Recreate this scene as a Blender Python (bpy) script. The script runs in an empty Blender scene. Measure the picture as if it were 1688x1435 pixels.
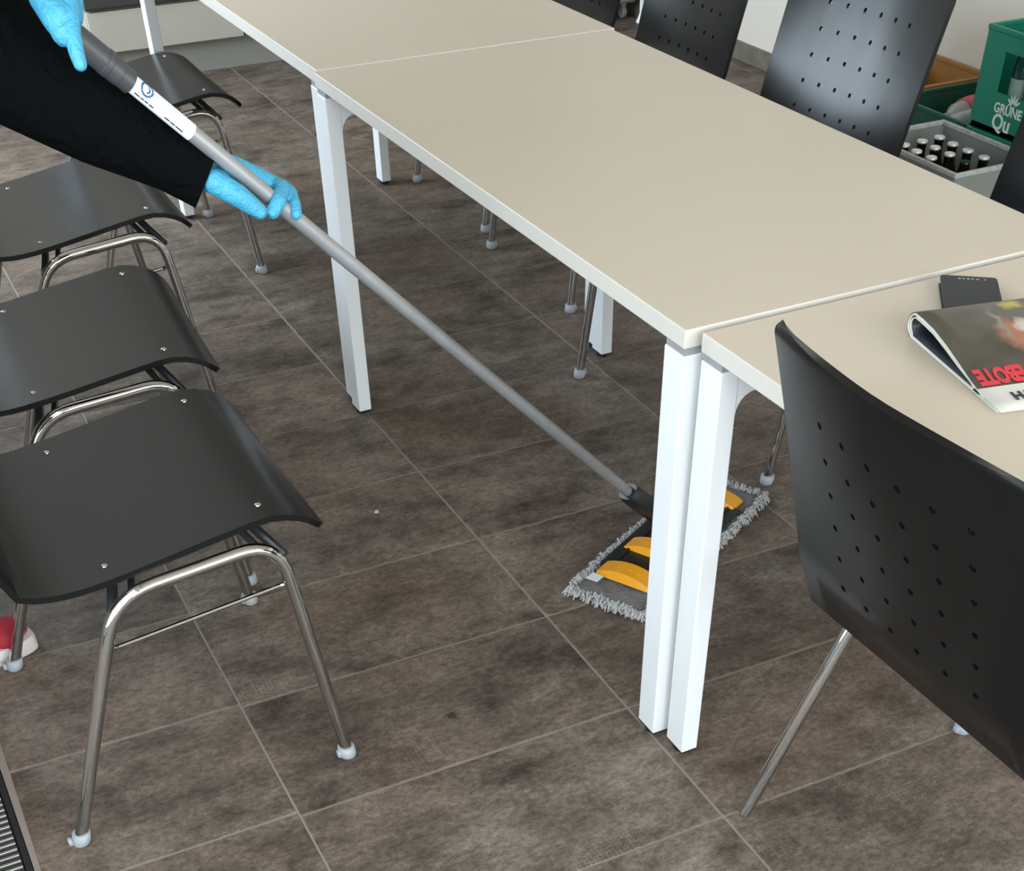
import bpy, bmesh, math, random
from mathutils import Vector, Matrix, noise
random.seed(7)
PI = math.pi
V = Vector
scene = bpy.context.scene
col = scene.collection

# ------------------------------------------------------------------ camera
CAM = V((-0.953975, -1.401490, 1.423522))
RX = V((0.886604, -0.462508, -0.004384)); UP = V((0.336537, 0.638563, 0.692084)); FW = V((0.317295, 0.615080, -0.721804))
FPX, CXP, CYP = 2057.22, 883.9, 1435.36
cd = bpy.data.cameras.new('camera'); cam = bpy.data.objects.new('camera', cd); col.objects.link(cam)
m = Matrix.Identity(4)
for i in range(3):
    m[i][0] = RX[i]; m[i][1] = UP[i]; m[i][2] = -FW[i]; m[i][3] = CAM[i]
cam.matrix_world = m
cd.sensor_width = 36.0; cd.sensor_fit = 'HORIZONTAL'; cd.lens = 36.0 * FPX / 1688.0
cd.shift_x = (844.0 - CXP) / 1688.0; cd.shift_y = (CYP - 717.5) / 1688.0
cd.clip_start = 0.02
scene.camera = cam

def at(u, v, t):
    """a point of the room measured from the photograph: pixel and distance along the view axis"""
    return CAM + t * ((u - CXP) / FPX * RX - (v - CYP) / FPX * UP + FW)

# ------------------------------------------------------------------ world and light
w = bpy.data.worlds.new('world'); scene.world = w; w.use_nodes = True
bg = w.node_tree.nodes['Background']; bg.inputs[0].default_value = (0.62, 0.74, 0.92, 1); bg.inputs[1].default_value = 0.6

def area(name, loc, rot, sx, sy, power, color):
    l = bpy.data.lights.new(name, 'AREA'); l.shape = 'RECTANGLE'; l.size = sx; l.size_y = sy
    l.energy = power; l.color = color
    o = bpy.data.objects.new(name, l); col.objects.link(o); o.location = loc; o.rotation_euler = rot
    return o
# daylight outside the window front on the left and outside the windows behind the photographer
area('daylight_left_near', (-1.62, -1.45, 1.40), (0, -PI/2, 0), 1.9, 3.3, 70, (0.86, 0.94, 1.0))
area('daylight_left_far', (-1.62, 3.55, 1.50), (0, -PI/2, 0), 1.25, 2.3, 150, (0.78, 0.89, 1.0))
area('daylight_back', (0.35, -3.42, 1.5), (PI/2, 0, 0), 3.6, 1.9, 190, (0.92, 0.97, 1.0))

vs = scene.view_settings
vs.view_transform = 'Standard'; vs.look = 'None'; vs.exposure = 0.40; vs.gamma = 1.0; vs.use_curve_mapping = False

# ------------------------------------------------------------------ materials
def nm(name):
    mt = bpy.data.materials.new(name); mt.use_nodes = True
    nt = mt.node_tree; b = nt.nodes['Principled BSDF']
    return mt, nt, b
def srgb(r, g, b):
    f = lambda c: (c/255/12.92) if c/255 <= 0.04045 else ((c/255+0.055)/1.055)**2.4
    return (f(r), f(g), f(b), 1)
def plain(name, c, rough=0.5, metal=0.0, spec=0.5, bump=0.0, bscale=200, var=0.0, vscale=8, coat=0.0):
    mt, nt, b = nm(name)
    b.inputs['Base Color'].default_value = c; b.inputs['Roughness'].default_value = rough
    b.inputs['Metallic'].default_value = metal; b.inputs['Specular IOR Level'].default_value = spec
    b.inputs['Coat Weight'].default_value = coat
    tc = nt.nodes.new('ShaderNodeTexCoord')
    if var > 0:
        n = nt.nodes.new('ShaderNodeTexNoise'); n.inputs['Scale'].default_value = vscale; n.inputs['Detail'].default_value = 5
        nt.links.new(tc.outputs['Object'], n.inputs['Vector'])
        mr = nt.nodes.new('ShaderNodeMapRange'); mr.inputs['To Min'].default_value = 1-var; mr.inputs['To Max'].default_value = 1+var
        mr.inputs['From Min'].default_value = 0.3; mr.inputs['From Max'].default_value = 0.7
        nt.links.new(n.outputs['Fac'], mr.inputs['Value'])
        mx = nt.nodes.new('ShaderNodeMix'); mx.data_type = 'RGBA'; mx.blend_type = 'MULTIPLY'; mx.inputs[0].default_value = 1
        mx.inputs[6].default_value = c; nt.links.new(mr.outputs['Result'], mx.inputs[7])
        nt.links.new(mx.outputs[2], b.inputs['Base Color'])
    if bump > 0:
        n2 = nt.nodes.new('ShaderNodeTexNoise'); n2.inputs['Scale'].default_value = bscale; n2.inputs['Detail'].default_value = 3
        nt.links.new(tc.outputs['Object'], n2.inputs['Vector'])
        bp = nt.nodes.new('ShaderNodeBump'); bp.inputs['Strength'].default_value = bump; bp.inputs['Distance'].default_value = 0.002
        nt.links.new(n2.outputs['Fac'], bp.inputs['Height']); nt.links.new(bp.outputs['Normal'], b.inputs['Normal'])
    return mt

def tile_material():
    mt, nt, b = nm('stone_tile'); N = nt.nodes; L = nt.links
    geo = N.new('ShaderNodeNewGeometry'); oi = N.new('ShaderNodeObjectInfo')
    off = N.new('ShaderNodeVectorMath'); off.operation = 'MULTIPLY_ADD'
    comb = N.new('ShaderNodeCombineXYZ'); L.new(oi.outputs['Random'], comb.inputs[0]); L.new(oi.outputs['Random'], comb.inputs[1])
    off.inputs[1].default_value = (37, 53, 0); L.new(comb.outputs[0], off.inputs[0]); L.new(geo.outputs['Position'], off.inputs[2])
    st = N.new('ShaderNodeMapping'); st.inputs['Scale'].default_value = (1.0, 1.5, 1.0); L.new(off.outputs[0], st.inputs['Vector'])
    def nz(scale, det=6, rough=0.6, src=st):
        n = N.new('ShaderNodeTexNoise'); n.inputs['Scale'].default_value = scale; n.inputs['Detail'].default_value = det
        n.inputs['Roughness'].default_value = rough; L.new(src.outputs[0], n.inputs['Vector']); return n
    def mr(src, a, c, lo=0.0, hi=1.0):
        x = N.new('ShaderNodeMapRange'); x.inputs['From Min'].default_value = a; x.inputs['From Max'].default_value = c
        x.inputs['To Min'].default_value = lo; x.inputs['To Max'].default_value = hi; L.new(src, x.inputs['Value']); return x.outputs['Result']
    def mix(f, a, c, mode='MIX'):
        x = N.new('ShaderNodeMix'); x.data_type = 'RGBA'; x.blend_type = mode
        if isinstance(f, float): x.inputs[0].default_value = f
        else: L.new(f, x.inputs[0])
        for k, s in ((6, a), (7, c)):
            if isinstance(s, tuple): x.inputs[k].default_value = s
            else: L.new(s, x.inputs[k])
        return x.outputs[2]
    cloud = nz(4.2, 10, 0.72); fine = nz(70, 8, 0.85); red = nz(2.1, 4, 0.5)
    c0 = mix(mr(cloud.outputs['Fac'], 0.36, 0.64), (0.062, 0.044, 0.034, 1), (0.225, 0.186, 0.150, 1))
    c1 = mix(mr(red.outputs['Fac'], 0.45, 0.68, 0, 0.55), c0, (0.125, 0.078, 0.056, 1))
    speck = mix(mr(fine.outputs['Fac'], 0.36, 0.66), (0.46, 0.44, 0.42, 1), (1.52, 1.52, 1.52, 1))
    c2 = mix(1.0, c1, speck, 'MULTIPLY')
    mid = nz(15, 6, 0.7)
    c2 = mix(1.0, c2, mix(mr(mid.outputs['Fac'], 0.35, 0.65), (0.74, 0.73, 0.72, 1), (1.24, 1.24, 1.24, 1)), 'MULTIPLY')
    # fields of small printed pits, in patches
    vor = N.new('ShaderNodeTexVoronoi'); vor.inputs['Scale'].default_value = 125; vor.inputs['Randomness'].default_value = 0.15
    L.new(geo.outputs['Position'], vor.inputs['Vector'])
    patch = nz(3.6, 3, 0.5); pm = mr(patch.outputs['Fac'], 0.56, 0.74, 0, 0.75)
    dot = mr(vor.outputs['Distance'], 0.22, 0.36, 1, 0)
    mul = N.new('ShaderNodeMath'); mul.operation = 'MULTIPLY'; L.new(pm, mul.inputs[0]); L.new(dot, mul.inputs[1])
    c3 = mix(mul.outputs[0], c2, (0.045, 0.033, 0.027, 1))
    tone = N.new('ShaderNodeMapRange'); tone.inputs['To Min'].default_value = 0.86; tone.inputs['To Max'].default_value = 1.16
    L.new(oi.outputs['Random'], tone.inputs['Value'])
    c4 = mix(1.0, c3, tone.outputs['Result'], 'MULTIPLY')
    L.new(c4, b.inputs['Base Color'])
    L.new(mr(cloud.outputs['Fac'], 0.3, 0.7, 0.60, 0.46), b.inputs['Roughness'])
    b.inputs['Specular IOR Level'].default_value = 0.28
    bp = N.new('ShaderNodeBump'); bp.inputs['Strength'].default_value = 0.22; bp.inputs['Distance'].default_value = 0.002
    L.new(fine.outputs['Fac'], bp.inputs['Height']); L.new(bp.outputs['Normal'], b.inputs['Normal'])
    return mt

def shell_material():
    mt, nt, b = nm('black_plywood'); N = nt.nodes; L = nt.links
    tc = N.new('ShaderNodeTexCoord'); mp = N.new('ShaderNodeMapping'); mp.inputs['Scale'].default_value = (3, 60, 3)
    L.new(tc.outputs['Object'], mp.inputs['Vector'])
    n = N.new('ShaderNodeTexNoise'); n.inputs['Scale'].default_value = 3; n.inputs['Detail'].default_value = 5; L.new(mp.outputs[0], n.inputs['Vector'])
    cr = N.new('ShaderNodeValToRGB'); cr.color_ramp.elements[0].color = (0.0042, 0.0045, 0.0047, 1); cr.color_ramp.elements[1].color = (0.0072, 0.0074, 0.0074, 1)
    L.new(n.outputs['Fac'], cr.inputs[0]); L.new(cr.outputs[0], b.inputs['Base Color'])
    sm = N.new('ShaderNodeTexNoise'); sm.inputs['Scale'].default_value = 9; sm.inputs['Detail'].default_value = 6; L.new(tc.outputs['Object'], sm.inputs['Vector'])
    r = N.new('ShaderNodeMapRange'); b.inputs['Specular IOR Level'].default_value = 0.27; r.inputs['To Min'].default_value = 0.20; r.inputs['To Max'].default_value = 0.30; L.new(sm.outputs['Fac'], r.inputs['Value'])
    L.new(r.outputs['Result'], b.inputs['Roughness'])
    bp = N.new('ShaderNodeBump'); bp.inputs['Strength'].default_value = 0.05; bp.inputs['Distance'].default_value = 0.001
    L.new(n.outputs['Fac'], bp.inputs['Height']); L.new(bp.outputs['Normal'], b.inputs['Normal'])
    return mt

def glass_material():
    mt, nt, b = nm('window_glass'); N = nt.nodes; L = nt.links
    tr = N.new('ShaderNodeBsdfTransparent'); tr.inputs[0].default_value = (0.96, 0.98, 0.98, 1)
    gl = N.new('ShaderNodeBsdfGlossy'); gl.inputs['Roughness'].default_value = 0.02
    mx = N.new('ShaderNodeMixShader'); mx.inputs[0].default_value = 0.06
    L.new(tr.outputs[0], mx.inputs[1]); L.new(gl.outputs[0], mx.inputs[2]); L.new(mx.outputs[0], N['Material Output'].inputs['Surface'])
    return mt

M = {}
M['tile'] = tile_material()
M['grout'] = plain('grout', (0.26, 0.215, 0.18, 1), 0.9, bump=0.3)
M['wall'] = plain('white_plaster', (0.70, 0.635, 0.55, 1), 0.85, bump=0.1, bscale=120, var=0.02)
M['farwall'] = plain('far_wall_dimmed', (0.30, 0.265, 0.22, 1), 0.85, bump=0.1, bscale=120, var=0.02)  # unseen wall, tone darkened so the glossy seats mirror less light
M['ceiling'] = plain('ceiling_paint', (0.42, 0.375, 0.315, 1), 0.9, var=0.02)
M['base'] = plain('tile_skirting', (0.155, 0.135, 0.11, 1), 0.5, var=0.2, vscale=20)
M['top'] = plain('melamine', (0.600, 0.514, 0.415, 1), 0.40, bump=0.03, bscale=900, var=0.015, vscale=3)
M['edge'] = plain('melamine_edge', (0.64, 0.60, 0.54, 1), 0.42)
M['white'] = plain('white_powder_coat', (0.80, 0.81, 0.82, 1), 0.35, bump=0.03, bscale=600)
M['spacer'] = plain('grey_spacer', (0.30, 0.30, 0.31, 1), 0.5)
M['rubber'] = plain('black_rubber', (0.012, 0.012, 0.013, 1), 0.6)
M['shell'] = shell_material()
M['chrome'] = plain('chrome', (0.55, 0.54, 0.53, 1), 0.045, metal=1.0, bump=0.01, bscale=60)
M['darkmetal'] = plain('dark_steel', (0.10, 0.10, 0.11, 1), 0.3, metal=0.8)
M['glide'] = plain('pale_plastic', (0.36, 0.385, 0.41, 1), 0.5)
M['bolt'] = plain('bolt_steel', (0.62, 0.62, 0.61, 1), 0.25, metal=1.0)
M['alu'] = plain('anodised_aluminium', (0.35, 0.35, 0.36, 1), 0.42, metal=0.5, var=0.06, vscale=30)
M['grip'] = plain('dark_grey_grip', (0.050, 0.052, 0.058, 1), 0.42)
M['sticker'] = plain('white_sticker', (0.78, 0.80, 0.83, 1), 0.35)
M['ink'] = plain('dark_ink', (0.02, 0.025, 0.03, 1), 0.5)
M['blueink'] = plain('blue_ink', (0.02, 0.10, 0.24, 1), 0.4)
M['paleink'] = plain('pale_ink', (0.36, 0.50, 0.50, 1), 0.5)
M['joint'] = plain('joint_plastic', (0.014, 0.016, 0.020, 1), 0.38)
M['plate'] = plain('black_plate', (0.010, 0.011, 0.011, 1), 0.4)
M['yellow'] = plain('amber_plastic', (0.86, 0.36, 0.012, 1), 0.35)
M['mopcloth'] = plain('grey_mop_fabric', (0.17, 0.165, 0.165, 1), 0.9, bump=0.5, bscale=90, var=0.12, vscale=25)
M['fringe'] = plain('pale_grey_yarn', (0.48, 0.47, 0.46, 1), 0.95, var=0.25, vscale=160)
M['glove'] = plain('blue_nitrile', (0.060, 0.345, 0.540, 1), 0.45, bump=0.30, bscale=55, var=0.05, vscale=40)
M['knit'] = plain('black_knit', (0.0022, 0.0028, 0.0032, 1), 0.95, spec=0.06, bump=0.3, bscale=260)
M['trouser'] = plain('dark_trouser', (0.010, 0.011, 0.014, 1), 0.9, spec=0.2, bump=0.3, bscale=300)
M['skin'] = plain('skin', (0.52, 0.30, 0.21, 1), 0.55, bump=0.05)
M['hair'] = plain('brown_hair', (0.035, 0.022, 0.015, 1), 0.6, bump=0.4, bscale=90)
M['eye'] = plain('eye_white', (0.75, 0.74, 0.72, 1), 0.2)
M['lip'] = plain('lip', (0.42, 0.16, 0.13, 1), 0.5)
M['redshoe'] = plain('red_canvas', (0.36, 0.018, 0.035, 1), 0.75, bump=0.25, bscale=400, var=0.1, vscale=30)
M['sole'] = plain('white_sole', (0.66, 0.60, 0.58, 1), 0.6, bump=0.2, bscale=180)
M['steel'] = plain('grille_aluminium', (0.55, 0.53, 0.50, 1), 0.35, metal=0.9)
M['trench'] = plain('trench_black', (0.012, 0.012, 0.012, 1), 0.7)
M['fin'] = plain('convector_fin', (0.10, 0.11, 0.11, 1), 0.4, metal=0.7)
M['cab'] = plain('cabinet_white', (0.46, 0.425, 0.36, 1), 0.45, var=0.02)
M['plinth'] = plain('cabinet_plinth', (0.27, 0.26, 0.235, 1), 0.5)
M['oven'] = plain('dark_oven_front', (0.050, 0.047, 0.044, 1), 0.3)
M['counter'] = plain('counter_stone', (0.20, 0.19, 0.18, 1), 0.4, var=0.1, vscale=40)
M['greycrate'] = plain('shaded_grey_crate', (0.22, 0.23, 0.215, 1), 0.5, var=0.03)  # shade inside the crate is put into this wall colour
M['greyrim'] = plain('worn_grey_rim', (0.40, 0.41, 0.395, 1), 0.6, var=0.2, vscale=60)
M['green'] = plain('green_crate', (0.008, 0.185, 0.115, 1), 0.42)
M['darkgreen'] = plain('dark_green_crate', (0.010, 0.085, 0.055, 1), 0.5)
M['orange'] = plain('brown_orange_crate', (0.36, 0.165, 0.035, 1), 0.55, var=0.1)
M['bottle'] = plain('dark_brown_glass', (0.010, 0.007, 0.005, 1), 0.08)
M['gbottle'] = plain('dark_green_glass', (0.008, 0.035, 0.028, 1), 0.08)
M['cap'] = plain('silver_crown_cap', (0.66, 0.66, 0.64, 1), 0.35, metal=0.4)
M['blabel'] = plain('bottle_label', (0.20, 0.27, 0.24, 1), 0.5)
M['pinklabel'] = plain('pink_label', (0.62, 0.075, 0.14, 1), 0.45)
mt, nt, b = nm('clear_plastic'); b.inputs['Base Color'].default_value = (0.62, 0.68, 0.66, 1); b.inputs['Roughness'].default_value = 0.12
b.inputs['Transmission Weight'].default_value = 0.45; b.inputs['IOR'].default_value = 1.3; M['pet'] = mt
M['print'] = plain('white_print', (0.62, 0.72, 0.66, 1), 0.5)
M['notebook'] = plain('black_leatherette', (0.014, 0.018, 0.019, 1), 0.5, bump=0.12, bscale=500)
M['notepages'] = plain('pages', (0.62, 0.61, 0.58, 1), 0.8)
M['silverink'] = plain('silver_ink', (0.30, 0.31, 0.31, 1), 0.5)
M['paper'] = plain('glossy_paper', (0.70, 0.675, 0.60, 1), 0.35)
M['darkpage'] = plain('dark_page', (0.018, 0.020, 0.026, 1), 0.35)
M['redink'] = plain('red_ink', (0.60, 0.035, 0.050, 1), 0.35)
M['frame'] = plain('window_frame_paint', (0.30, 0.31, 0.32, 1), 0.4)
M['glass'] = glass_material()
M['trolley'] = plain('trolley_grey', (0.24, 0.23, 0.21, 1), 0.5)
M['crumb'] = plain('crumb', (0.60, 0.58, 0.54, 1), 0.8)
M['dirt'] = plain('dirt', (0.025, 0.018, 0.014, 1), 0.9)

def cover_material():
    """glossy magazine cover: dark brown photograph with a pale lower band; printed picture only"""
    mt, nt, b = nm('magazine_cover'); N = nt.nodes; L = nt.links
    uv = N.new('ShaderNodeUVMap'); uv.uv_map = 'UVMap'
    n = N.new('ShaderNodeTexNoise'); n.inputs['Scale'].default_value = 14; n.inputs['Detail'].default_value = 6; L.new(uv.outputs[0], n.inputs['Vector'])
    cr = N.new('ShaderNodeValToRGB'); cr.color_ramp.elements[0].position = 0.35; cr.color_ramp.elements[1].position = 0.7
    cr.color_ramp.elements[0].color = (0.055, 0.045, 0.033, 1); cr.color_ramp.elements[1].color = (0.105, 0.088, 0.066, 1)
    L.new(n.outputs['Fac'], cr.inputs[0])
    cur = cr.outputs[0]
    sep = N.new('ShaderNodeSeparateXYZ')
    wob = N.new('ShaderNodeVectorMath'); wob.operation = 'MULTIPLY_ADD'; wob.inputs[1].default_value = (0.03, 0.03, 0)
    n2 = N.new('ShaderNodeTexNoise'); n2.inputs['Scale'].default_value = 45; L.new(uv.outputs[0], n2.inputs['Vector'])
    L.new(n2.outputs['Color'], wob.inputs[0]); L.new(uv.outputs[0], wob.inputs[2])
    def ell(cx, cy, rx, ry, color, soft=0.25):
        nonlocal cur
        mp = N.new('ShaderNodeMapping'); mp.inputs['Location'].default_value = (-(cx+0.015)/rx, -(cy+0.015)/ry, 0); mp.inputs['Scale'].default_value = (1/rx, 1/ry, 0)
        L.new(wob.outputs[0], mp.inputs['Vector'])
        ln = N.new('ShaderNodeVectorMath'); ln.operation = 'LENGTH'; L.new(mp.outputs[0], ln.inputs[0])
        r = N.new('ShaderNodeMapRange'); r.inputs['From Min'].default_value = 1-soft; r.inputs['From Max'].default_value = 1+soft
        r.inputs['To Min'].default_value = 1; r.inputs['To Max'].default_value = 0; L.new(ln.outputs['Value'], r.inputs['Value'])
        x = N.new('ShaderNodeMix'); x.data_type = 'RGBA'; L.new(r.outputs['Result'], x.inputs[0]); L.new(cur, x.inputs[6]); x.inputs[7].default_value = color
        cur = x.outputs[2]
    # uv are metres on the cover: u along the fold, v from the fold towards the free edge
    ell(0.135, 0.060, 0.055, 0.062, (0.105, 0.092, 0.075, 1), 0.35)
    ell(0.133, 0.022, 0.014, 0.011, (0.46, 0.36, 0.06, 1), 0.4)
    ell(0.104, 0.090, 0.020, 0.030, (0.34, 0.135, 0.080, 1), 0.3)
    ell(0.120, 0.074, 0.012, 0.013, (0.50, 0.46, 0.40, 1), 0.3)
    ell(0.150, 0.100, 0.028, 0.040, (0.19, 0.12, 0.085, 1), 0.4)
    ell(0.092, 0.064, 0.004, 0.034, (0.22, 0.20, 0.17, 1), 0.5)
    L.new(uv.outputs[0], sep.inputs[0])
    gt = N.new('ShaderNodeMath'); gt.operation = 'GREATER_THAN'; gt.inputs[1].default_value = 0.183; L.new(sep.outputs[1], gt.inputs[0])
    x = N.new('ShaderNodeMix'); x.data_type = 'RGBA'; L.new(gt.outputs[0], x.inputs[0]); L.new(cur, x.inputs[6]); x.inputs[7].default_value = (0.62, 0.60, 0.53, 1)
    L.new(x.outputs[2], b.inputs['Base Color']); b.inputs['Roughness'].default_value = 0.33
    return mt
M['cover'] = cover_material()

def crease(mt, scale, dist):
    nt = mt.node_tree; b = nt.nodes['Principled BSDF']; tc = nt.nodes.new('ShaderNodeTexCoord')
    wv = nt.nodes.new('ShaderNodeTexNoise'); wv.inputs['Scale'].default_value = scale; wv.inputs['Detail'].default_value = 4; wv.inputs['Distortion'].default_value = 1.6
    nt.links.new(tc.outputs['Object'], wv.inputs['Vector'])
    bp = nt.nodes.new('ShaderNodeBump'); bp.inputs['Strength'].default_value = 0.8; bp.inputs['Distance'].default_value = dist
    nt.links.new(wv.outputs['Fac'], bp.inputs['Height']); nt.links.new(bp.outputs['Normal'], b.inputs['Normal'])
crease(M['glove'], 75, 0.0045); crease(M['knit'], 22, 0.02); crease(M['mopcloth'], 38, 0.008)
# ------------------------------------------------------------------ mesh helpers
def link(name, mesh, mat, parent=None, smooth=False):
    o = bpy.data.objects.new(name, mesh); col.objects.link(o)
    if mat is not None and not mesh.materials: mesh.materials.append(M[mat] if isinstance(mat, str) else mat)
    if smooth:
        for p in mesh.polygons: p.use_smooth = True
    if parent is not None: o.parent = parent
    return o
def from_bm(name, bm, mat, parent=None, smooth=False):
    me = bpy.data.meshes.new(name); bm.normal_update(); bm.to_mesh(me); bm.free()
    return link(name, me, mat, parent, smooth)
def tag(o, label=None, cat=None, group=None, kind=None):
    if label: o['label'] = label
    if cat: o['category'] = cat
    if group: o['group'] = group
    if kind: o['kind'] = kind
    return o
def empty(name, loc, rz=0.0):
    o = bpy.data.objects.new(name, None); col.objects.link(o); o.location = loc; o.rotation_euler = (0, 0, rz)
    o.empty_display_size = 0.1
    return o
def bm_box(bm, lo, hi, bev=0.0, seg=2, mat4=None):
    r = bmesh.ops.create_cube(bm, size=1.0); vs_ = r['verts']
    s = [hi[i]-lo[i] for i in range(3)]; c = [(hi[i]+lo[i])/2 for i in range(3)]
    for v in vs_: v.co = V((v.co.x*s[0]+c[0], v.co.y*s[1]+c[1], v.co.z*s[2]+c[2]))
    if bev > 0:
        es = list({e for v in vs_ for e in v.link_edges})
        r = bmesh.ops.bevel(bm, geom=es, offset=bev, segments=seg, affect='EDGES', profile=0.5)
        vs_ = list({v for f in r['faces'] for v in f.verts} | {v for v in vs_ if v.is_valid})
    if mat4 is not None:
        for v in vs_:
            if v.is_valid: v.co = mat4 @ v.co
    return bm
def box(name, lo, hi, mat, parent=None, bev=0.0, seg=2, mat4=None):
    bm = bmesh.new(); bm_box(bm, lo, hi, bev, seg, mat4); return from_bm(name, bm, mat, parent)
def fillet(pts, r, n=5):
    pts = [V(p) for p in pts]; out = [pts[0]]
    for i in range(1, len(pts)-1):
        a, p, c = pts[i-1], pts[i], pts[i+1]
        d1 = (a-p); d2 = (c-p); k = min(r, d1.length*0.49, d2.length*0.49)
        q0 = p + d1.normalized()*k; q1 = p + d2.normalized()*k
        for j in range(n+1):
            t = j/n; out.append(q0*(1-t)**2 + p*2*t*(1-t) + q1*t*t)
    out.append(pts[-1]); return out
def bm_tube(bm, pts, r, seg=12, cap=True, sq=(1, 1)):
    pts = [V(p) for p in pts]; n = len(pts); rs = r if isinstance(r, (list, tuple)) else [r]*n
    t0 = (pts[1]-pts[0]).normalized(); ref = V((0, 0, 1)) if abs(t0.z) < 0.9 else V((1, 0, 0))
    nrm = t0.cross(ref).normalized(); rings = []; prev = t0
    for i in range(n):
        t = (pts[min(i+1, n-1)]-pts[max(i-1, 0)]).normalized()
        ax = prev.cross(t)
        if ax.length > 1e-8: nrm = Matrix.Rotation(prev.angle(t), 3, ax.normalized()) @ nrm
        nrm = (nrm - t*nrm.dot(t)).normalized(); bn = t.cross(nrm); prev = t
        rings.append([bm.verts.new(pts[i] + (nrm*math.cos(2*PI*k/seg)*sq[0] + bn*math.sin(2*PI*k/seg)*sq[1])*rs[i]) for k in range(seg)])
    for a, c in zip(rings, rings[1:]):
        for k in range(seg): bm.faces.new((a[k], a[(k+1) % seg], c[(k+1) % seg], c[k]))
    if cap:
        bm.faces.new(list(reversed(rings[0]))); bm.faces.new(rings[-1])
    return bm
def tube(name, pts, r, mat, parent=None, seg=12, smooth=True):
    bm = bmesh.new(); bm_tube(bm, pts, r, seg)
    o = from_bm(name, bm, mat, parent, smooth)
    if smooth: auto(o)
    return o
def auto(o, ang=0.6):
    """keep creases sharp on smooth shaded meshes"""
    me = o.data; bm = bmesh.new(); bm.from_mesh(me)
    for e in bm.edges:
        if len(e.link_faces) == 2 and e.calc_face_angle(0) > ang: e.smooth = False
    bm.to_mesh(me); bm.free()
def bm_lathe(bm, prof, seg=16, mat4=None):
    rings = []
    for r, z in prof:
        rings.append([bm.verts.new((max(r, 1e-5)*math.cos(2*PI*k/seg), max(r, 1e-5)*math.sin(2*PI*k/seg), z)) for k in range(seg)])
    for a, c in zip(rings, rings[1:]):
        for k in range(seg): bm.faces.new((a[k], a[(k+1) % seg], c[(k+1) % seg], c[k]))
    bm.faces.new(list(reversed(rings[0]))); bm.faces.new(rings[-1])
    if mat4 is not None:
        for rg in rings:
            for v in rg: v.co = mat4 @ v.co
    return bm
def lathe(name, prof, mat, parent=None, seg=16, mat4=None):
    bm = bmesh.new(); bm_lathe(bm, prof, seg, mat4); o = from_bm(name, bm, mat, parent, True); auto(o, 0.7); return o
def frame_to(p, zdir, xhint=V((1, 0, 0))):
    z = V(zdir).normalized(); x = (V(xhint) - z*V(xhint).dot(z)).normalized(); y = z.cross(x)
    mm = Matrix.Identity(4)
    for i in range(3): mm[i][0] = x[i]; mm[i][1] = y[i]; mm[i][2] = z[i]; mm[i][3] = p[i]
    return mm
def bm_capsule(bm, p0, r0, p1, r1, seg=14, cap=5, flat=None):
    """tapered capsule; flat = (direction, factor) squeezes it"""
    p0, p1 = V(p0), V(p1); d = p1-p0; z = d.normalized() if d.length > 1e-6 else V((0, 0, 1))
    ref = V((0, 0, 1)) if abs(z.z) < 0.9 else V((1, 0, 0)); x = z.cross(ref).normalized(); y = z.cross(x)
    prof = []
    for i in range(cap+1):
        a = -PI/2 + (PI/2)*i/cap; prof.append((r0*math.cos(a), r0*math.sin(a), 0))
    for i in range(cap+1):
        a = (PI/2)*i/cap; prof.append((r1*math.cos(a), r1*math.sin(a), 1))
    rings = []
    for r, h, e in prof:
        c = (p0 if e == 0 else p1) + z*h
        ring = []
        for k in range(seg):
            q = c + (x*math.cos(2*PI*k/seg) + y*math.sin(2*PI*k/seg))*max(r, 1e-5)
            if flat is not None:
                fd = V(flat[0]).normalized(); base = p0 + (q-p0).dot(z)*z
                off = q-base; q = base + off - fd*off.dot(fd)*(1-flat[1])
            ring.append(bm.verts.new(q))
        rings.append(ring)
    for a, c in zip(rings, rings[1:]):
        for k in range(seg): bm.faces.new((a[k], a[(k+1) % seg], c[(k+1) % seg], c[k]))
    bm.faces.new(list(reversed(rings[0]))); bm.faces.new(rings[-1])
def blob(name, caps, voxel, mat, parent=None, smooth=6, fac=0.6):
    """one continuous surface grown over tapered limbs"""
    bm = bmesh.new()
    for c in caps: bm_capsule(bm, c[0], c[1], c[2], c[3], flat=c[4] if len(c) > 4 else None)
    me = bpy.data.meshes.new(name); bm.normal_update(); bm.to_mesh(me); bm.free()
    o = bpy.data.objects.new(name, me); col.objects.link(o)
    r = o.modifiers.new('r', 'REMESH'); r.mode = 'VOXEL'; r.voxel_size = voxel
    s = o.modifiers.new('s', 'SMOOTH'); s.iterations = smooth; s.factor = fac
    dg = bpy.context.evaluated_depsgraph_get(); dg.update()
    nme = bpy.data.meshes.new_from_object(o.evaluated_get(dg)); nme.name = name
    o.modifiers.clear(); o.data = nme; bpy.data.meshes.remove(me)
    nme.materials.clear(); nme.materials.append(M[mat])
    for p in nme.polygons: p.use_smooth = True
    if parent is not None: o.parent = parent
    return o
def text_mesh(name, body, size, mat, mat4, parent=None, thick=0.0004, bold=0.0, sx=1.0):
    cu = bpy.data.curves.new(name, 'FONT'); cu.body = body; cu.size = size; cu.extrude = thick; cu.offset = bold
    cu.align_x = 'LEFT'; cu.align_y = 'BOTTOM'; cu.resolution_u = 3
    o = bpy.data.objects.new(name, cu); col.objects.link(o)
    dg = bpy.context.evaluated_depsgraph_get(); dg.update()
    me = bpy.data.meshes.new_from_object(o.evaluated_get(dg)); bpy.data.objects.remove(o)
    for v in me.vertices: v.co = mat4 @ V((v.co.x*sx, v.co.y, v.co.z))
    me.materials.clear()
    return link(name, me, mat, parent)
def copy_tree(o, parent=None):
    c = o.copy(); col.objects.link(c); c.parent = parent
    for ch in list(o.children): copy_tree(ch, c)
    return c

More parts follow.
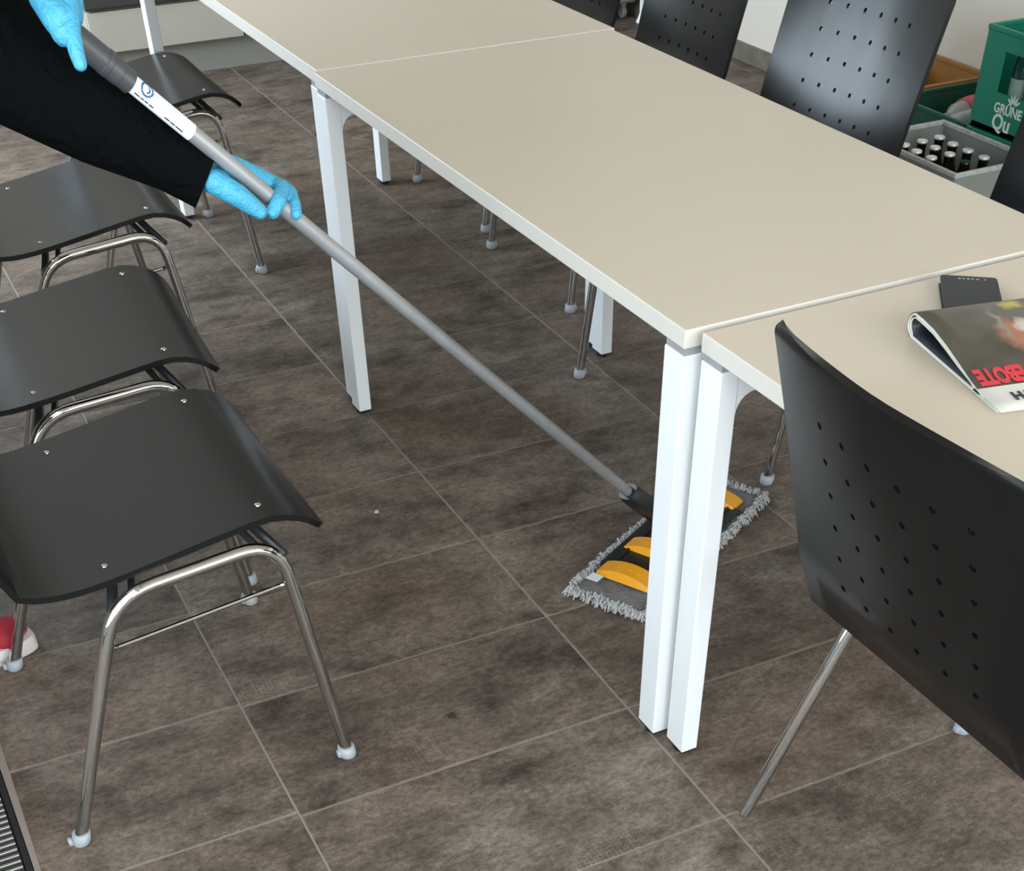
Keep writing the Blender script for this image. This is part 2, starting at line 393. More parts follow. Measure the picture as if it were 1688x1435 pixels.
# ------------------------------------------------------------------ the room
X0, X1, Y0, Y1, ZC = -1.46, 2.60, -3.25, 5.12, 2.65
TX, TY, TW, TD, TA = 0.00255, -0.22205, 0.62131, 0.31956, -0.01261
floor = box('floor', (X0-0.1, Y0-0.1, -0.20), (X1+0.1, Y1+0.1, -0.10), 'grout'); tag(floor, kind='structure')
bed = box('grout_bed', (-1.031, Y0, -0.10), (X1, Y1, -0.0012), 'grout', floor)
GAP = 0.0040
tile_meshes = {}
def tile_mesh(wd, dp):
    k = (round(wd, 3), round(dp, 3))
    if k not in tile_meshes:
        bm = bmesh.new(); bm_box(bm, (0, 0, -0.010), (wd, dp, 0.0), 0.0012, 1)
        me = bpy.data.meshes.new('tile'); bm.to_mesh(me); bm.free(); me.materials.append(M['tile']); tile_meshes[k] = me
    return tile_meshes[k]
ca, sa = math.cos(TA), math.sin(TA)
for j in range(-10, 17):
    for i in range(-2, 5):
        a0 = TX + i*TW; a1 = a0 + TW
        if i == -2: a0 = -1.029
        if i == 4: a1 = X1 - 0.01
        a0 += GAP/2; a1 -= GAP/2
        b0 = TY + j*TD + GAP/2; dp = TD - GAP
        if i == -2: b0 += 0.010
        if b0 < Y0 or b0 + dp > Y1: continue
        o = link('tile', tile_mesh(a1-a0, dp), None, floor)
        dx, dy = a0-TX, b0-TY
        o.location = (TX + ca*dx - sa*dy, TY + sa*dx + ca*dy, random.uniform(-0.0003, 0.0003)); o.rotation_euler = (0, 0, TA)

# floor convector: trench with a roll of cross bars along the window front
tr = empty('floor_convector', (-1.181, 1.2, -0.02))
tag(tr, 'aluminium floor grille with cross bars set in the tiles along the window', 'grille')
box('trench', (-0.15, -3.4, -0.085), (0.15, 3.2, -0.075), 'trench', tr)
box('trench_side', (0.1385, -3.4, -0.075), (0.1485, 3.2, 0.0185), 'trench', tr)
box('trench_side', (-0.15, -3.4, -0.075), (-0.138, 3.2, 0.019), 'trench', tr)
fm = None
for k in range(26):
    if fm is None:
        o = box('fin', (-0.10, -0.008, -0.072), (0.10, 0.008, -0.035), 'fin', tr); fm = o.data
    else: o = link('fin', fm, None, tr)
    o.location = (0, -1.65 + k*0.045, 0)
gm = None; y = -1.72
while y < -0.35:
    if gm is None:
        bm = bmesh.new(); bm_box(bm, (-0.136, -0.0028, 0.001), (0.136, 0.0028, 0.0185), 0.0008, 1); o = from_bm('slat', bm, 'steel', tr); gm = o.data
    else: o = link('slat', gm, None, tr)
    o.location = (0, y, 0); y += 0.0148
bm = bmesh.new()
for lo, hi in ((-3.4, -1.72), (-0.35, 3.2)):
    y = lo
    while y < hi:
        bm_box(bm, (-0.136, y-0.0028, 0.001), (0.136, y+0.0028, 0.0185)); y += 0.0148
o = from_bm('slat_run', bm, 'steel', tr); o['kind'] = 'stuff'

box_ceiling = box('ceiling', (X0-0.1, Y0-0.1, ZC), (X1+0.1, Y1+0.1, ZC+0.1), 'ceiling'); tag(box_ceiling, kind='structure')
o = box('wall_right', (X1, Y0-0.1, -0.10), (X1+0.1, Y1+0.1, ZC), 'wall'); tag(o, kind='structure')
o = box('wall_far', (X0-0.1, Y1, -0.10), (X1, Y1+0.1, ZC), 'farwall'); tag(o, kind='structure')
br = empty('baseboard_right', (X1, 0, 0)); tag(br, kind='structure')
bme = None
for k in range(14):
    if bme is None:
        o = box('skirting_tile', (-0.012, 0.002, 0.0), (0.0, 0.599, 0.066), 'base', br, 0.0012, 1); bme = o.data
    else: o = link('skirting_tile', bme, None, br)
    o.location = (0, Y0 + k*0.6, 0.0005)
bf = empty('baseboard_far', (0, Y1, 0)); tag(bf, kind='structure')
for k in range(3): box('skirting_tile', (X0+0.02+k*0.6, -0.012, 0.0005), (X0+0.018+k*0.6+0.598, 0, 0.066), 'base', bf, 0.0012, 1)

# window front on the left: posts, rails and panes
wl = empty('wall_left', (X0, 0, 0)); tag(wl, kind='structure')
box('lintel', (-0.10, Y0-0.1, 2.38), (0.0, Y1, ZC), 'wall', wl)
box('sill', (-0.10, Y0-0.1, -0.10), (0.0, Y1, 0.30), 'wall', wl)
box('wall_panel', (-0.10, 0.35, 0.30), (0.0, 2.30, 2.38), 'wall', wl)
box('wall_panel', (-0.10, 4.80, 0.30), (0.0, Y1, 2.38), 'wall', wl)
n = 1
for yy, W_ in ((Y0, 1.2), (Y0+1.2, 1.2), (Y0+2.4, 1.2), (2.30, 1.25), (3.55, 1.25)):
    wn = empty('window_%d' % n, (X0-0.05, yy, 0.30)); tag(wn, kind='structure')
    box('window_frame', (-0.03, 0.0, 0.0), (0.03, 0.05, 2.08), 'frame', wn, 0.004, 1)
    box('window_frame', (-0.03, W_-0.05, 0.0), (0.03, W_, 2.08), 'frame', wn, 0.004, 1)
    box('window_frame', (-0.03, 0.05, 0.0), (0.03, W_-0.05, 0.05), 'frame', wn, 0.004, 1)
    box('window_frame', (-0.03, 0.05, 2.03), (0.03, W_-0.05, 2.08), 'frame', wn, 0.004, 1)
    box('pane', (-0.004, 0.05, 0.05), (0.004, W_-0.05, 2.03), 'glass', wn)
    n += 1
# wall behind the photographer, with two windows
wb = empty('wall_back', (0, Y0, 0)); tag(wb, kind='structure')
box('wall_panel', (X0-0.1, -0.1, -0.10), (X1, 0, 0.55), 'wall', wb)
box('wall_panel', (X0-0.1, -0.1, 2.45), (X1, 0, ZC), 'wall', wb)
box('wall_panel', (X0-0.1, -0.1, 0.55), (-1.40, 0, 2.45), 'wall', wb)
box('wall_panel', (2.1, -0.1, 0.55), (X1, 0, 2.45), 'wall', wb)
for x0 in (-1.40, 0.35):
    wn = empty('window_%d' % n, (x0, Y0-0.05, 0.55)); tag(wn, kind='structure'); n += 1
    W_ = 1.75
    for lo, hi in (((0, -.03, 0), (.05, .03, 1.9)), ((W_-.05, -.03, 0), (W_, .03, 1.9)), ((.05, -.03, 0), (W_-.05, .03, .05)), ((.05, -.03, 1.85), (W_-.05, .03, 1.9))):
        box('window_frame', lo, hi, 'frame', wn, 0.004, 1)
    box('pane', (.05, -.004, .05), (W_-.05, .004, 1.85), 'glass', wn)

# ------------------------------------------------------------------ tables
H, TL, TWD = 0.715, 1.4177, 0.7059
def make_table(label, x, y0, y1, rz=0.0):
    """y0 near end, y1 far end, x left edge"""
    Lh = y1-y0
    t = empty('office_table', (x, y0, 0), rz); tag(t, label, 'table', 'white tables pushed together in a row')
    th = 0.026
    top = box('tabletop', (0, 0, H-th), (TWD, Lh, H), 'top', t, 0.0015, 2)
    top.data.materials.append(M['edge'])
    for p in top.data.polygons:
        if abs(p.normal.z) < 0.5: p.material_index = 1
    zt = H-th-0.011
    for ye in (0, 1):
        ya = 0.001 if ye == 0 else Lh-0.051
        for xe in (0, 1):
            xa = 0.001 if xe == 0 else TWD-0.032
            lg = box('leg', (xa, ya, 0.012), (xa+0.031, ya+0.05, zt), 'white', t, 0.002, 2)
            # curved gusset where the leg turns into the end rail
            bm = bmesh.new(); sgn = 1 if xe == 0 else -1; xi = xa+0.031 if xe == 0 else xa
            pr = [(0, 0), (0.03, 0)] + [(0.03-0.03*math.sin(PI/2*k/6), -0.03+0.03*math.cos(PI/2*k/6)) for k in range(1, 7)]
            va = [bm.verts.new((xi+sgn*px, ya+0.001, zt-0.035+pz)) for px, pz in pr]; vb = [bm.verts.new((xi+sgn*px, ya+0.049, zt-0.035+pz)) for px, pz in pr]
            bm.faces.new(va); bm.faces.new(list(reversed(vb)))
            for k in range(len(pr)):
                q = (k+1) % len(pr); bm.faces.new((va[k], vb[k], vb[q], va[q]))
            bmesh.ops.recalc_face_normals(bm, faces=bm.faces)
            from_bm('gusset', bm, 'white', t)
            box('spacer', (xa+0.002, ya+0.002, zt), (xa+0.029, ya+0.048, H-th), 'spacer', t)
            bm = bmesh.new(); bm_lathe(bm, [(0.013, 0.0), (0.014, 0.002), (0.014, 0.010), (0.008, 0.013)], 14, Matrix.Translation((xa+0.0155, ya+0.025, 0)))
            from_bm('levelling_foot', bm, 'rubber', t)
            box('end_cap', (xa+0.001, ya+0.001, 0.009), (xa+0.030, ya+0.049, 0.013), 'rubber', t)
        box('end_rail', (0.030, ya+0.0005, zt-0.035), (TWD-0.030, ya+0.0495, zt), 'white', t)
    for xr in (0.12, TWD-0.16): box('long_rail', (xr, 0.052, zt-0.03), (xr+0.04, Lh-0.052, zt), 'white', t, 0.002, 1)
    return t
make_table('white table in the middle of the row, its pale top empty', 0, 0, TL)
make_table('white table at the far end of the row near the cabinets', 0.010, TL+0.010, TL*2+0.075)
make_table('near white table carrying the magazine and the black notebook', 0.017, -0.015-TL, -0.015)

# ------------------------------------------------------------------ chairs
def catmull(pts, n):
    P = [V((a, 0, c)) for a, c in pts]; out = []
    for i in range(len(P)-1):
        p0 = P[i-1] if i > 0 else P[0]*2-P[1]; p1 = P[i]; p2 = P[i+1]; p3 = P[i+2] if i+2 < len(P) else P[-1]*2-P[-2]
        for k in range(n):
            t = k/n
            out.append(0.5*((2*p1)+(p2-p0)*t+(2*p0-5*p1+4*p2-p3)*t*t+(3*p1-p0-3*p2+p3)*t**3))
    out.append(P[-1]); return out
PROF = [(0.262, 0.416), (0.250, 0.432), (0.222, 0.451), (0.172, 0.462), (0.08, 0.450), (-0.066, 0.428), (-0.140, 0.423),
        (-0.190, 0.433), (-0.216, 0.458), (-0.233, 0.508), (-0.275, 0.620), (-0.316, 0.725), (-0.358, 0.830)]
def shell_mesh():
    pc = catmull(PROF, 14); S = [0.0]
    for a, c in zip(pc, pc[1:]): S.append(S[-1] + (c-a).length)
    tot = S[-1]
    def pt(s):
        s = max(0, min(tot, s)); k = 0
        while k < len(S)-2 and S[k+1] < s: k += 1
        t = (s-S[k])/(S[k+1]-S[k]) if S[k+1] > S[k] else 0
        p = pc[k].lerp(pc[k+1], t); d = (pc[k+1]-pc[k]).normalized(); return p, d
    HW = 0.232
    def half(s):
        d0, d1 = s, tot-s; r0, r1 = 0.030, 0.008; wv = HW
        # slight waist at the bend, rounded corners at front lip and top
        wv -= 0.004*math.exp(-((s-0.46)/0.08)**2)
        if d0 < r0: wv -= r0*(1-math.sqrt(max(0, 1-((r0-d0)/r0)**2)))
        if d1 < r1: wv -= r1*(1-math.sqrt(max(0, 1-((r1-d1)/r1)**2)))
        return wv
    sb = S[7*14]      # arc length at the bend
    def surf(s, q):
        p, d = pt(s); h = half(s); v = q*h
        k = max(0.0, min(1.0, (s-sb-0.02)/(tot-sb-0.02)))
        sag = 0.044*(k**0.8); x = p.x + sag*abs(q)**1.7
        dish = -0.0035*(1-q*q) if s < sb else 0.0
        arch = 0.022*(1-q*q)*max(0.0, (s-(tot-0.075))/0.075)**1.3
        return V((x - arch*0.36, v, p.z+dish+arch))
    # hole rows by height
    HC = [(-2.5+i)*0.0495/HW for i in range(6)]; hq = 0.0120/HW
    rows_s = []
    for k in range(6):
        zt = 0.762-0.0475*k; lo, hi = sb, tot
        for _ in range(40):
            mid = (lo+hi)/2
            if pt(mid)[0].z < zt: lo = mid
            else: hi = mid
        rows_s.append(lo)
    rows_s.sort(); hs = 0.0125
    sl = []
    for s in [0, 0.002, 0.005, 0.009, 0.014, 0.021, 0.030, 0.042, 0.056, 0.074, 0.10, 0.13, 0.17, 0.21, 0.25, 0.29, 0.33, 0.37, 0.395, 0.415, 0.435, 0.455, 0.475]:
        if s < rows_s[0]-hs-0.005: sl.append(s)
    for r in rows_s: sl += [r-hs, r+hs]
    s = rows_s[-1]+hs
    for d1 in (0.045, 0.035, 0.027, 0.020, 0.013, 0.008, 0.004, 0.0015, 0): 
        if tot-d1 > s+0.003: sl.append(tot-d1)
    ql = [-1, -0.985, -0.94, -0.86, -0.75]
    for c in HC: ql += [c-hq, c+hq]
    ql += [0.75, 0.86, 0.94, 0.985, 1]
    holes = {(i, j) for i in range(len(sl)-1) for j in range(len(ql)-1)
             if any(abs((sl[i]+sl[i+1])/2-r) < 1e-4 for r in rows_s) and any(abs((ql[j]+ql[j+1])/2-c) < 1e-4 for c in HC)}
    bm = bmesh.new(); grid = [[bm.verts.new(surf(s, q)) for q in ql] for s in sl]
    for i in range(len(sl)-1):
        for j in range(len(ql)-1):
            a, b_, c, d = grid[i][j], grid[i][j+1], grid[i+1][j+1], grid[i+1][j]
            if (i, j) not in holes:
                bm.faces.new((a, b_, c, d)); continue
            sc, qc = (sl[i]+sl[i+1])/2, (ql[j]+ql[j+1])/2; R = 0.0048
            ring = []
            for k in range(8):
                an = -3*PI/4 - PI/8 + k*PI/4      # starts at corner a
                ring.append(bm.verts.new(surf(sc + R*math.sin(an), qc + R*math.cos(an)/HW)))
            cn = [a, b_, c, d]
            for k in range(4):
                r0, r1, r2 = ring[2*k], ring[2*k+1], ring[(2*k+2) % 8]
                bm.faces.new((cn[k], r1, r0)); bm.faces.new((cn[k], cn[(k+1) % 4], r2, r1))
    bmesh.ops.recalc_face_normals(bm, faces=bm.faces)
    # orient towards the sitter
    bm.faces.ensure_lookup_table()
    f = min(bm.faces, key=lambda f_: (f_.calc_center_median()-V((0.1, 0, 0.45))).length)
    if f.normal.z < 0: bmesh.ops.reverse_faces(bm, faces=bm.faces)
    me = bpy.data.meshes.new('seat_shell'); bm.to_mesh(me); bm.free()
    o = bpy.data.objects.new('tmp', me); col.objects.link(o)
    sm = o.modifiers.new('s', 'SOLIDIFY'); sm.thickness = 0.0095; sm.offset = -1
    dg = bpy.context.evaluated_depsgraph_get(); dg.update()
    out = bpy.data.meshes.new_from_object(o.evaluated_get(dg)); out.name = 'seat_shell'
    bpy.data.objects.remove(o); bpy.data.meshes.remove(me)
    out.materials.clear(); out.materials.append(M['shell'])
    for p in out.polygons: p.use_smooth = True
    return out
RF, FF = V((-0.230, 0.262, 0.0)), V((0.232, 0.262, 0.0))
def make_chair():
    root = empty('shell_chair', (0, 0, 0))
    o = link('seat_shell', shell_mesh(), None, root); auto(o, 0.7)
    for s in (-1, 1):
        pts = fillet([(-0.230, s*0.262, 0.006), (-0.072, s*0.243, 0.405), (0.178, s*0.243, 0.428), (0.232, s*0.262, 0.006)], 0.062, 8)
        tube('side_frame', pts, 0.0105, 'chrome', root, 14)
        y_ = s*0.252
        rod = fillet([(-0.098, y_, 0.330), (-0.088, s*0.240, 0.322), (0.176, s*0.240, 0.350), (0.188, y_, 0.358)], 0.006, 3)
        tube('stretcher', rod, 0.0036, 'chrome', root, 8)
        for base, up in (((-0.230, s*0.262, 0), (-0.072, s*0.243, 0.405)), ((0.232, s*0.262, 0), (0.178, s*0.243, 0.428))):
            d = (V(up)-V(base)).normalized()
            bm = bmesh.new(); bm_lathe(bm, [(0.0120, 0.0), (0.0148, 0.003), (0.0152, 0.010), (0.0146, 0.021), (0.0118, 0.0215)], 16, Matrix.Translation(base) @ Matrix.Shear('XY', 4, (d.x/d.z*0.6, d.y/d.z*0.6)))
            bm_box(bm, (-0.019, -0.006, 0.004), (-0.012, 0.006, 0.016), 0.0015, 1, Matrix.Translation(base))
            from_bm('glide', bm, 'glide', root, True)
        tube('bracket', [(0.150, s*0.236, 0.418), (0.130, s*0.180, 0.439)], 0.006, 'darkmetal', root, 8)
        tube('bracket', [(-0.045, s*0.236, 0.398), (-0.030, s*0.180, 0.412)], 0.006, 'darkmetal', root, 8)
    for xx, zz, xb, zb in ((0.150, 0.4385, 0.186, 0.400), (-0.058, 0.4075, -0.082, 0.372)):
        pts = fillet([(xb, -0.243, zb), (xx, -0.185, zz), (xx, 0.185, zz), (xb, 0.243, zb)], 0.03, 5)
        tube('cross_tube', pts, 0.008, 'darkmetal', root, 10)
    for bx_, bz in ((0.172, 0.4595), (-0.066, 0.4255)):
        for s in (-1, 1):
            bm = bmesh.new(); bm_lathe(bm, [(0.0052, -0.003), (0.0052, 0.0), (0.0040, 0.0016), (0.0012, 0.0018)], 10, Matrix.Translation((bx_, s*0.19, bz+0.0014)))
            from_bm('bolt', bm, 'bolt', root, True)
    return root
chair0 = make_chair()
CH = [(-0.720, 0.473, 0.0, 'nearest black shell chair on the left, chrome legs standing by the floor grille', 'chairs drawn back on the left'),
      (-0.682, 1.077, -3.5, 'second black shell chair from the front on the left, chrome frame', 'chairs drawn back on the left'),
      (-0.524, 1.792, -1.2, 'third black shell chair on the left, partly under the black sleeve', 'chairs drawn back on the left'),
      (-0.146, 2.600, 0.0, 'farthest black shell chair on the left, behind the mop handle, before the cabinets', 'chairs drawn back on the left'),
      (0.264, -0.497, 0.0, 'near black chair seen from behind, perforated back, pushed under the magazine table', 'chairs at the tables'),
      (0.925, 0.385, 181.5, 'black chair across the table beside the bottle crates, cut by the right edge', 'chairs at the tables'),
      (0.825, 1.060, 184.2, 'black chair across the table with bluish window light on its perforated back', 'chairs at the tables'),
      (0.985, 1.925, 178.5, 'darker black chair across the table, left of the brightly lit perforated back', 'chairs at the tables'),
      (1.035, 2.584, 180.0, 'farthest black chair across the table, only a dark corner of its back visible', 'chairs at the tables')]
for k, (x, y, a, lb, gp) in enumerate(CH):
    c = chair0 if k == 0 else copy_tree(chair0)
    c.location = (x, y, 0); c.rotation_euler = (0, 0, math.radians(a)); tag(c, lb, 'chair', gp)
    if k == 4:      # its far rear leg has lost the plastic glide
        for ch in [q for q in c.children if q.name.startswith('glide')]:
            ctr = sum((v.co for v in ch.data.vertices), V())/len(ch.data.vertices)
            if ctr.x < 0 and ctr.y > 0: bpy.data.objects.remove(ch)

# ------------------------------------------------------------------ flat mop
MC = V((0.362, 0.520, 0.0)); MA = math.radians(29.0)
PL = at(230, 148, 1.6); PB = V((0.358, 0.525, 0.045))
AX = (PL-PB).normalized()       # up the pole
mop = empty('flat_mop', MC, MA); tag(mop, 'flat floor mop with grey handle, yellow clips and fringed grey pad', 'mop')
MI = (Matrix.Translation(MC) @ Matrix.Rotation(MA, 4, 'Z')).inverted()
def tomop(p): return MI @ V(p)
LX, LY = 0.268, 0.084
def pad_mesh():
    bm = bmesh.new(); nx, ny = 40, 14; g = []
    for i in range(nx+1):
        r = []
        for j in range(ny+1):
            x = -LX + 2*LX*i/nx; y = -LY + 2*LY*j/ny
            z = 0.016 + 0.0035*noise.noise(V((x*18, y*18, 1.3))) + 0.0015*noise.noise(V((x*50, y*50, 4.3)))
            e = min(LX-abs(x), LY-abs(y))
            z -= 0.010*max(0, 1-e/0.012)
            r.append(bm.verts.new((x, y, z)))
        g.append(r)
    for i in range(nx):
        for j in range(ny): bm.faces.new((g[i][j], g[i+1][j], g[i+1][j+1], g[i][j+1]))
    be = [e for e in bm.edges if e.is_boundary]
    r = bmesh.ops.extrude_edge_only(bm, edges=be)
    for v in r['geom']:
        if isinstance(v, bmesh.types.BMVert): v.co.z = 0.001
    return bm
pad = from_bm('mop_pad', pad_mesh(), 'mopcloth', mop, True)
# the yarn fringe: short loops all round the pad and under its edge
bm = bmesh.new(); rnd = random.Random(3)
def tuft(bm, p, d, ln, r):
    d = V(d).normalized(); up = V((0, 0, 1)); s = d.cross(up).normalized()
    b0 = V(p); m1 = b0 + d*ln*0.55 + up*rnd.uniform(0.002, 0.010); e = b0 + d*ln + up*rnd.uniform(-0.006, 0.001) + s*rnd.uniform(-0.004, 0.004)
    e.z = max(e.z, 0.0025)
    prev = None
    for q, rr in ((b0, r), (m1, r*1.1), (e, r*0.7)):
        ring = [bm.verts.new(q + s*math.cos(a)*rr + (up*0.8-d*0.3)*math.sin(a)*rr) for a in (0, 2*PI/5, 4*PI/5, 6*PI/5, 8*PI/5)]
        if prev:
            for k in range(5): bm.faces.new((prev[k], prev[(k+1) % 5], ring[(k+1) % 5], ring[k]))
        prev = ring
    bm.faces.new(prev)
def border(n_along, n_end):
    for sx_, sy_, n_, horizontal in ((0, -1, n_along, True), (0, 1, n_along, True), (-1, 0, n_end, False), (1, 0, n_end, False)):
        for k in range(n_):
            t = rnd.uniform(-1, 1)
            if horizontal: p = (t*(LX+0.004), sy_*(LY-rnd.uniform(0.0, 0.010)), rnd.uniform(0.004, 0.016)); d = (rnd.uniform(-0.5, 0.5), sy_, 0)
            else: p = (sx_*(LX-rnd.uniform(0.0, 0.010)), t*(LY+0.004), rnd.uniform(0.004, 0.016)); d = (sx_, rnd.uniform(-0.5, 0.5), 0)
            tuft(bm, p, d, rnd.uniform(0.009, 0.019), rnd.uniform(0.0016, 0.0027))
border(620, 210)
fr = from_bm('fringe', bm, 'fringe', mop, True); fr['kind'] = 'stuff'
# plastic holder
plate = box('holder_plate', (-0.170, -0.074, 0.018), (0.170, 0.074, 0.026), 'plate', mop, 0.003, 2)
for s in (-1, 1): box('plate_rib', (-0.165, s*0.048-0.003, 0.026), (0.165, s*0.048+0.003, 0.029), 'plate', plate, 0.001, 1)
def clip(xc, hw, ht=0.013):
    """arched clip across the holder"""
    bm = bmesh.new(); n_ = 12; wd = 0.060; rows = []
    for i in range(n_+1):
        y = -wd + 2*wd*i/n_; k = 1-(y/wd)**2
        zt = 0.028 + ht*k; zb = 0.021 + ht*0.15*k
        rows.append([bm.verts.new(q) for q in ((xc-hw*(0.92+0.08*k), y, zb), (xc-hw*0.78, y, zt), (xc+hw*0.78, y, zt), (xc+hw*(0.92+0.08*k), y, zb))])
    for a, c in zip(rows, rows[1:]):
        for k in range(4): bm.faces.new((a[k], a[(k+1) % 4], c[(k+1) % 4], c[k]))
    bm.faces.new(list(reversed(rows[0]))); bm.faces.new(rows[-1]); bmesh.ops.recalc_face_normals(bm, faces=bm.faces)
    o = from_bm('clip', bm, 'yellow', mop)
    o['label'] = 'amber yellow plastic clip'
    for q in (-0.026, -0.006, 0.020):
        box('clip_mark', (xc-0.003, q-0.004, 0.0275+ht*0.98*(1-(q/wd)**2)), (xc+0.003, q+0.004, 0.0288+ht*(1-(q/wd)**2)), 'yellow', o, 0.0008, 1)
clip(-0.182, 0.027); clip(-0.075, 0.026, 0.014); clip(0.182, 0.027); clip(0.075, 0.026, 0.014)
box('care_tag', (-0.243, 0.036, 0.0185), (-0.217, 0.062, 0.0195), 'sticker', mop, mat4=Matrix.Rotation(0.05, 4, 'Y'))
# joint
yoke = box('yoke', (-0.022, -0.026, 0.026), (0.022, 0.026, 0.048), 'joint', mop, 0.005, 2)
J0 = tomop(PB); J1 = tomop(PB + AX*0.165)
zax = (J1-J0).normalized(); fm4 = frame_to(J0, zax, V((0, 1, 0)))
bm = bmesh.new()
prof = [(-0.012, 0.014, 0.012), (0.02, 0.016, 0.013), (0.05, 0.020, 0.016), (0.10, 0.025, 0.0185), (0.145, 0.025, 0.0185), (0.160, 0.020, 0.0165)]
rings = []
for h, a, c in prof:
    rings.append([bm.verts.new(fm4 @ V((a*(abs(math.cos(q))**0.6)*math.copysign(1, math.cos(q)), c*(abs(math.sin(q))**0.6)*math.copysign(1, math.sin(q)), h))) for q in [2*PI*k/20 for k in range(20)]])
for a, c in zip(rings, rings[1:]):
    for k in range(20): bm.faces.new((a[k], a[(k+1) % 20], c[(k+1) % 20], c[k]))
bm.faces.new(list(reversed(rings[0]))); bm.faces.new(rings[-1])
jt = from_bm('handle_joint', bm, 'joint', mop, True); auto(jt)
bm = bmesh.new(); bm_lathe(bm, [(0.0035, 0), (0.0035, 0.003), (0.001, 0.0035)], 10, fm4 @ Matrix.Translation((0, 0, 0.122)) @ Matrix.Rotation(PI/2, 4, 'X') @ Matrix.Translation((0.012, 0, 0.0175)))
from_bm('rivet', bm, 'bolt', jt)
# pole, grip and sticker
def pol(k): return PB + (PL-PB)*k
def cyl(name, k0, k1, r, mat, parent, r1=None, seg=28):
    a, c = tomop(pol(k0)), tomop(pol(k1)); bm = bmesh.new(); ln = (c-a).length
    r1 = r if r1 is None else r1; bv = 0.0015
    bm_lathe(bm, [(r-bv, 0), (r, bv), (r1, ln-bv), (r1-bv, ln)], seg, frame_to(a, c-a)); o = from_bm(name, bm, mat, parent, True); auto(o); return o
pole = cyl('pole', 0.105, 1.085, 0.0108, 'alu', mop)
grip = cyl('grip', 1.022, 1.095, 0.0158, 'grip', mop)
cyl('grip_ring', 1.010, 1.026, 0.0150, 'grip', grip); cyl('grip_collar', 1.034, 1.041, 0.0166, 'grip', grip)
# sticker wraps the upper side of the pole, facing up to the photographer
ps = pol(0.95); tocam = (CAM-ps); tocam = (tocam - AX*tocam.dot(AX)).normalized(); side = AX.cross(tocam)   # frame round the pole
R_ = 0.01125
def onpole(k, ang, r=R_):
    return tomop(pol(k) + (tocam*math.cos(ang) + side*math.sin(ang))*r)
def wrap(name, k0, k1, a0, a1, r, mat, parent, nk=2, na=14):
    bm = bmesh.new(); g = [[bm.verts.new(onpole(k0+(k1-k0)*i/nk, a0+(a1-a0)*j/na, r)) for j in range(na+1)] for i in range(nk+1)]
    for i in range(nk):
        for j in range(na): bm.faces.new((g[i][j], g[i][j+1], g[i+1][j+1], g[i+1][j]))
    bmesh.ops.recalc_face_normals(bm, faces=bm.faces)
    return from_bm(name, bm, mat, parent, True)
K0, K1 = 0.938, 1.010
st = wrap('sticker', K0, K1, -1.9, 1.9, R_, 'sticker', pole); st['label'] = 'white printed sticker'
def ringmark(kc, ac, r0, r1, mat, name, q0=0.0, q1=2*PI):
    sc = (PL-PB).length; bm = bmesh.new(); g = []
    n_ = 22
    for i in range(n_+1):
        q = q0+(q1-q0)*i/n_
        g.append([bm.verts.new(onpole(kc + rr*math.cos(q)/sc, ac + rr*math.sin(q)/R_, R_+0.0003)) for rr in (r0, r1)])
    for a, c in zip(g, g[1:]): bm.faces.new((a[0], a[1], c[1], c[0]))
    bmesh.ops.recalc_face_normals(bm, faces=bm.faces); return from_bm(name, bm, mat, st)
SG = 1
ringmark(0.9965, 0.62*SG, 0.0068, 0.0094, 'blueink', 'emblem_ring')
ringmark(0.9965, 0.55*SG, 0.0022, 0.0046, 'blueink', 'emblem_letter', 2.0, 4.6); ringmark(0.9970, 0.95*SG, 0.0012, 0.0034, 'paleink', 'emblem_letter', 1.0, 4.4)
def dash(k0, k1, ang, wdt, mat='ink'): wrap('print_line', k0, k1, ang-wdt/2, ang+wdt/2, R_+0.0003, mat, st, 1, 2)
for a_, c_ in ((0.9995, 1.0055), (0.9945, 0.9985), (0.990, 0.9937), (0.9835, 0.9885), (0.9640, 0.9700), (0.9575, 0.9630), (0.9480, 0.9565)):
    dash(a_, c_, -0.62*SG, 0.17)
for a_, c_ in ((0.980, 0.991), (0.967, 0.978), (0.950, 0.966)): dash(a_, c_, 0.72*SG, 0.07, 'paleink')

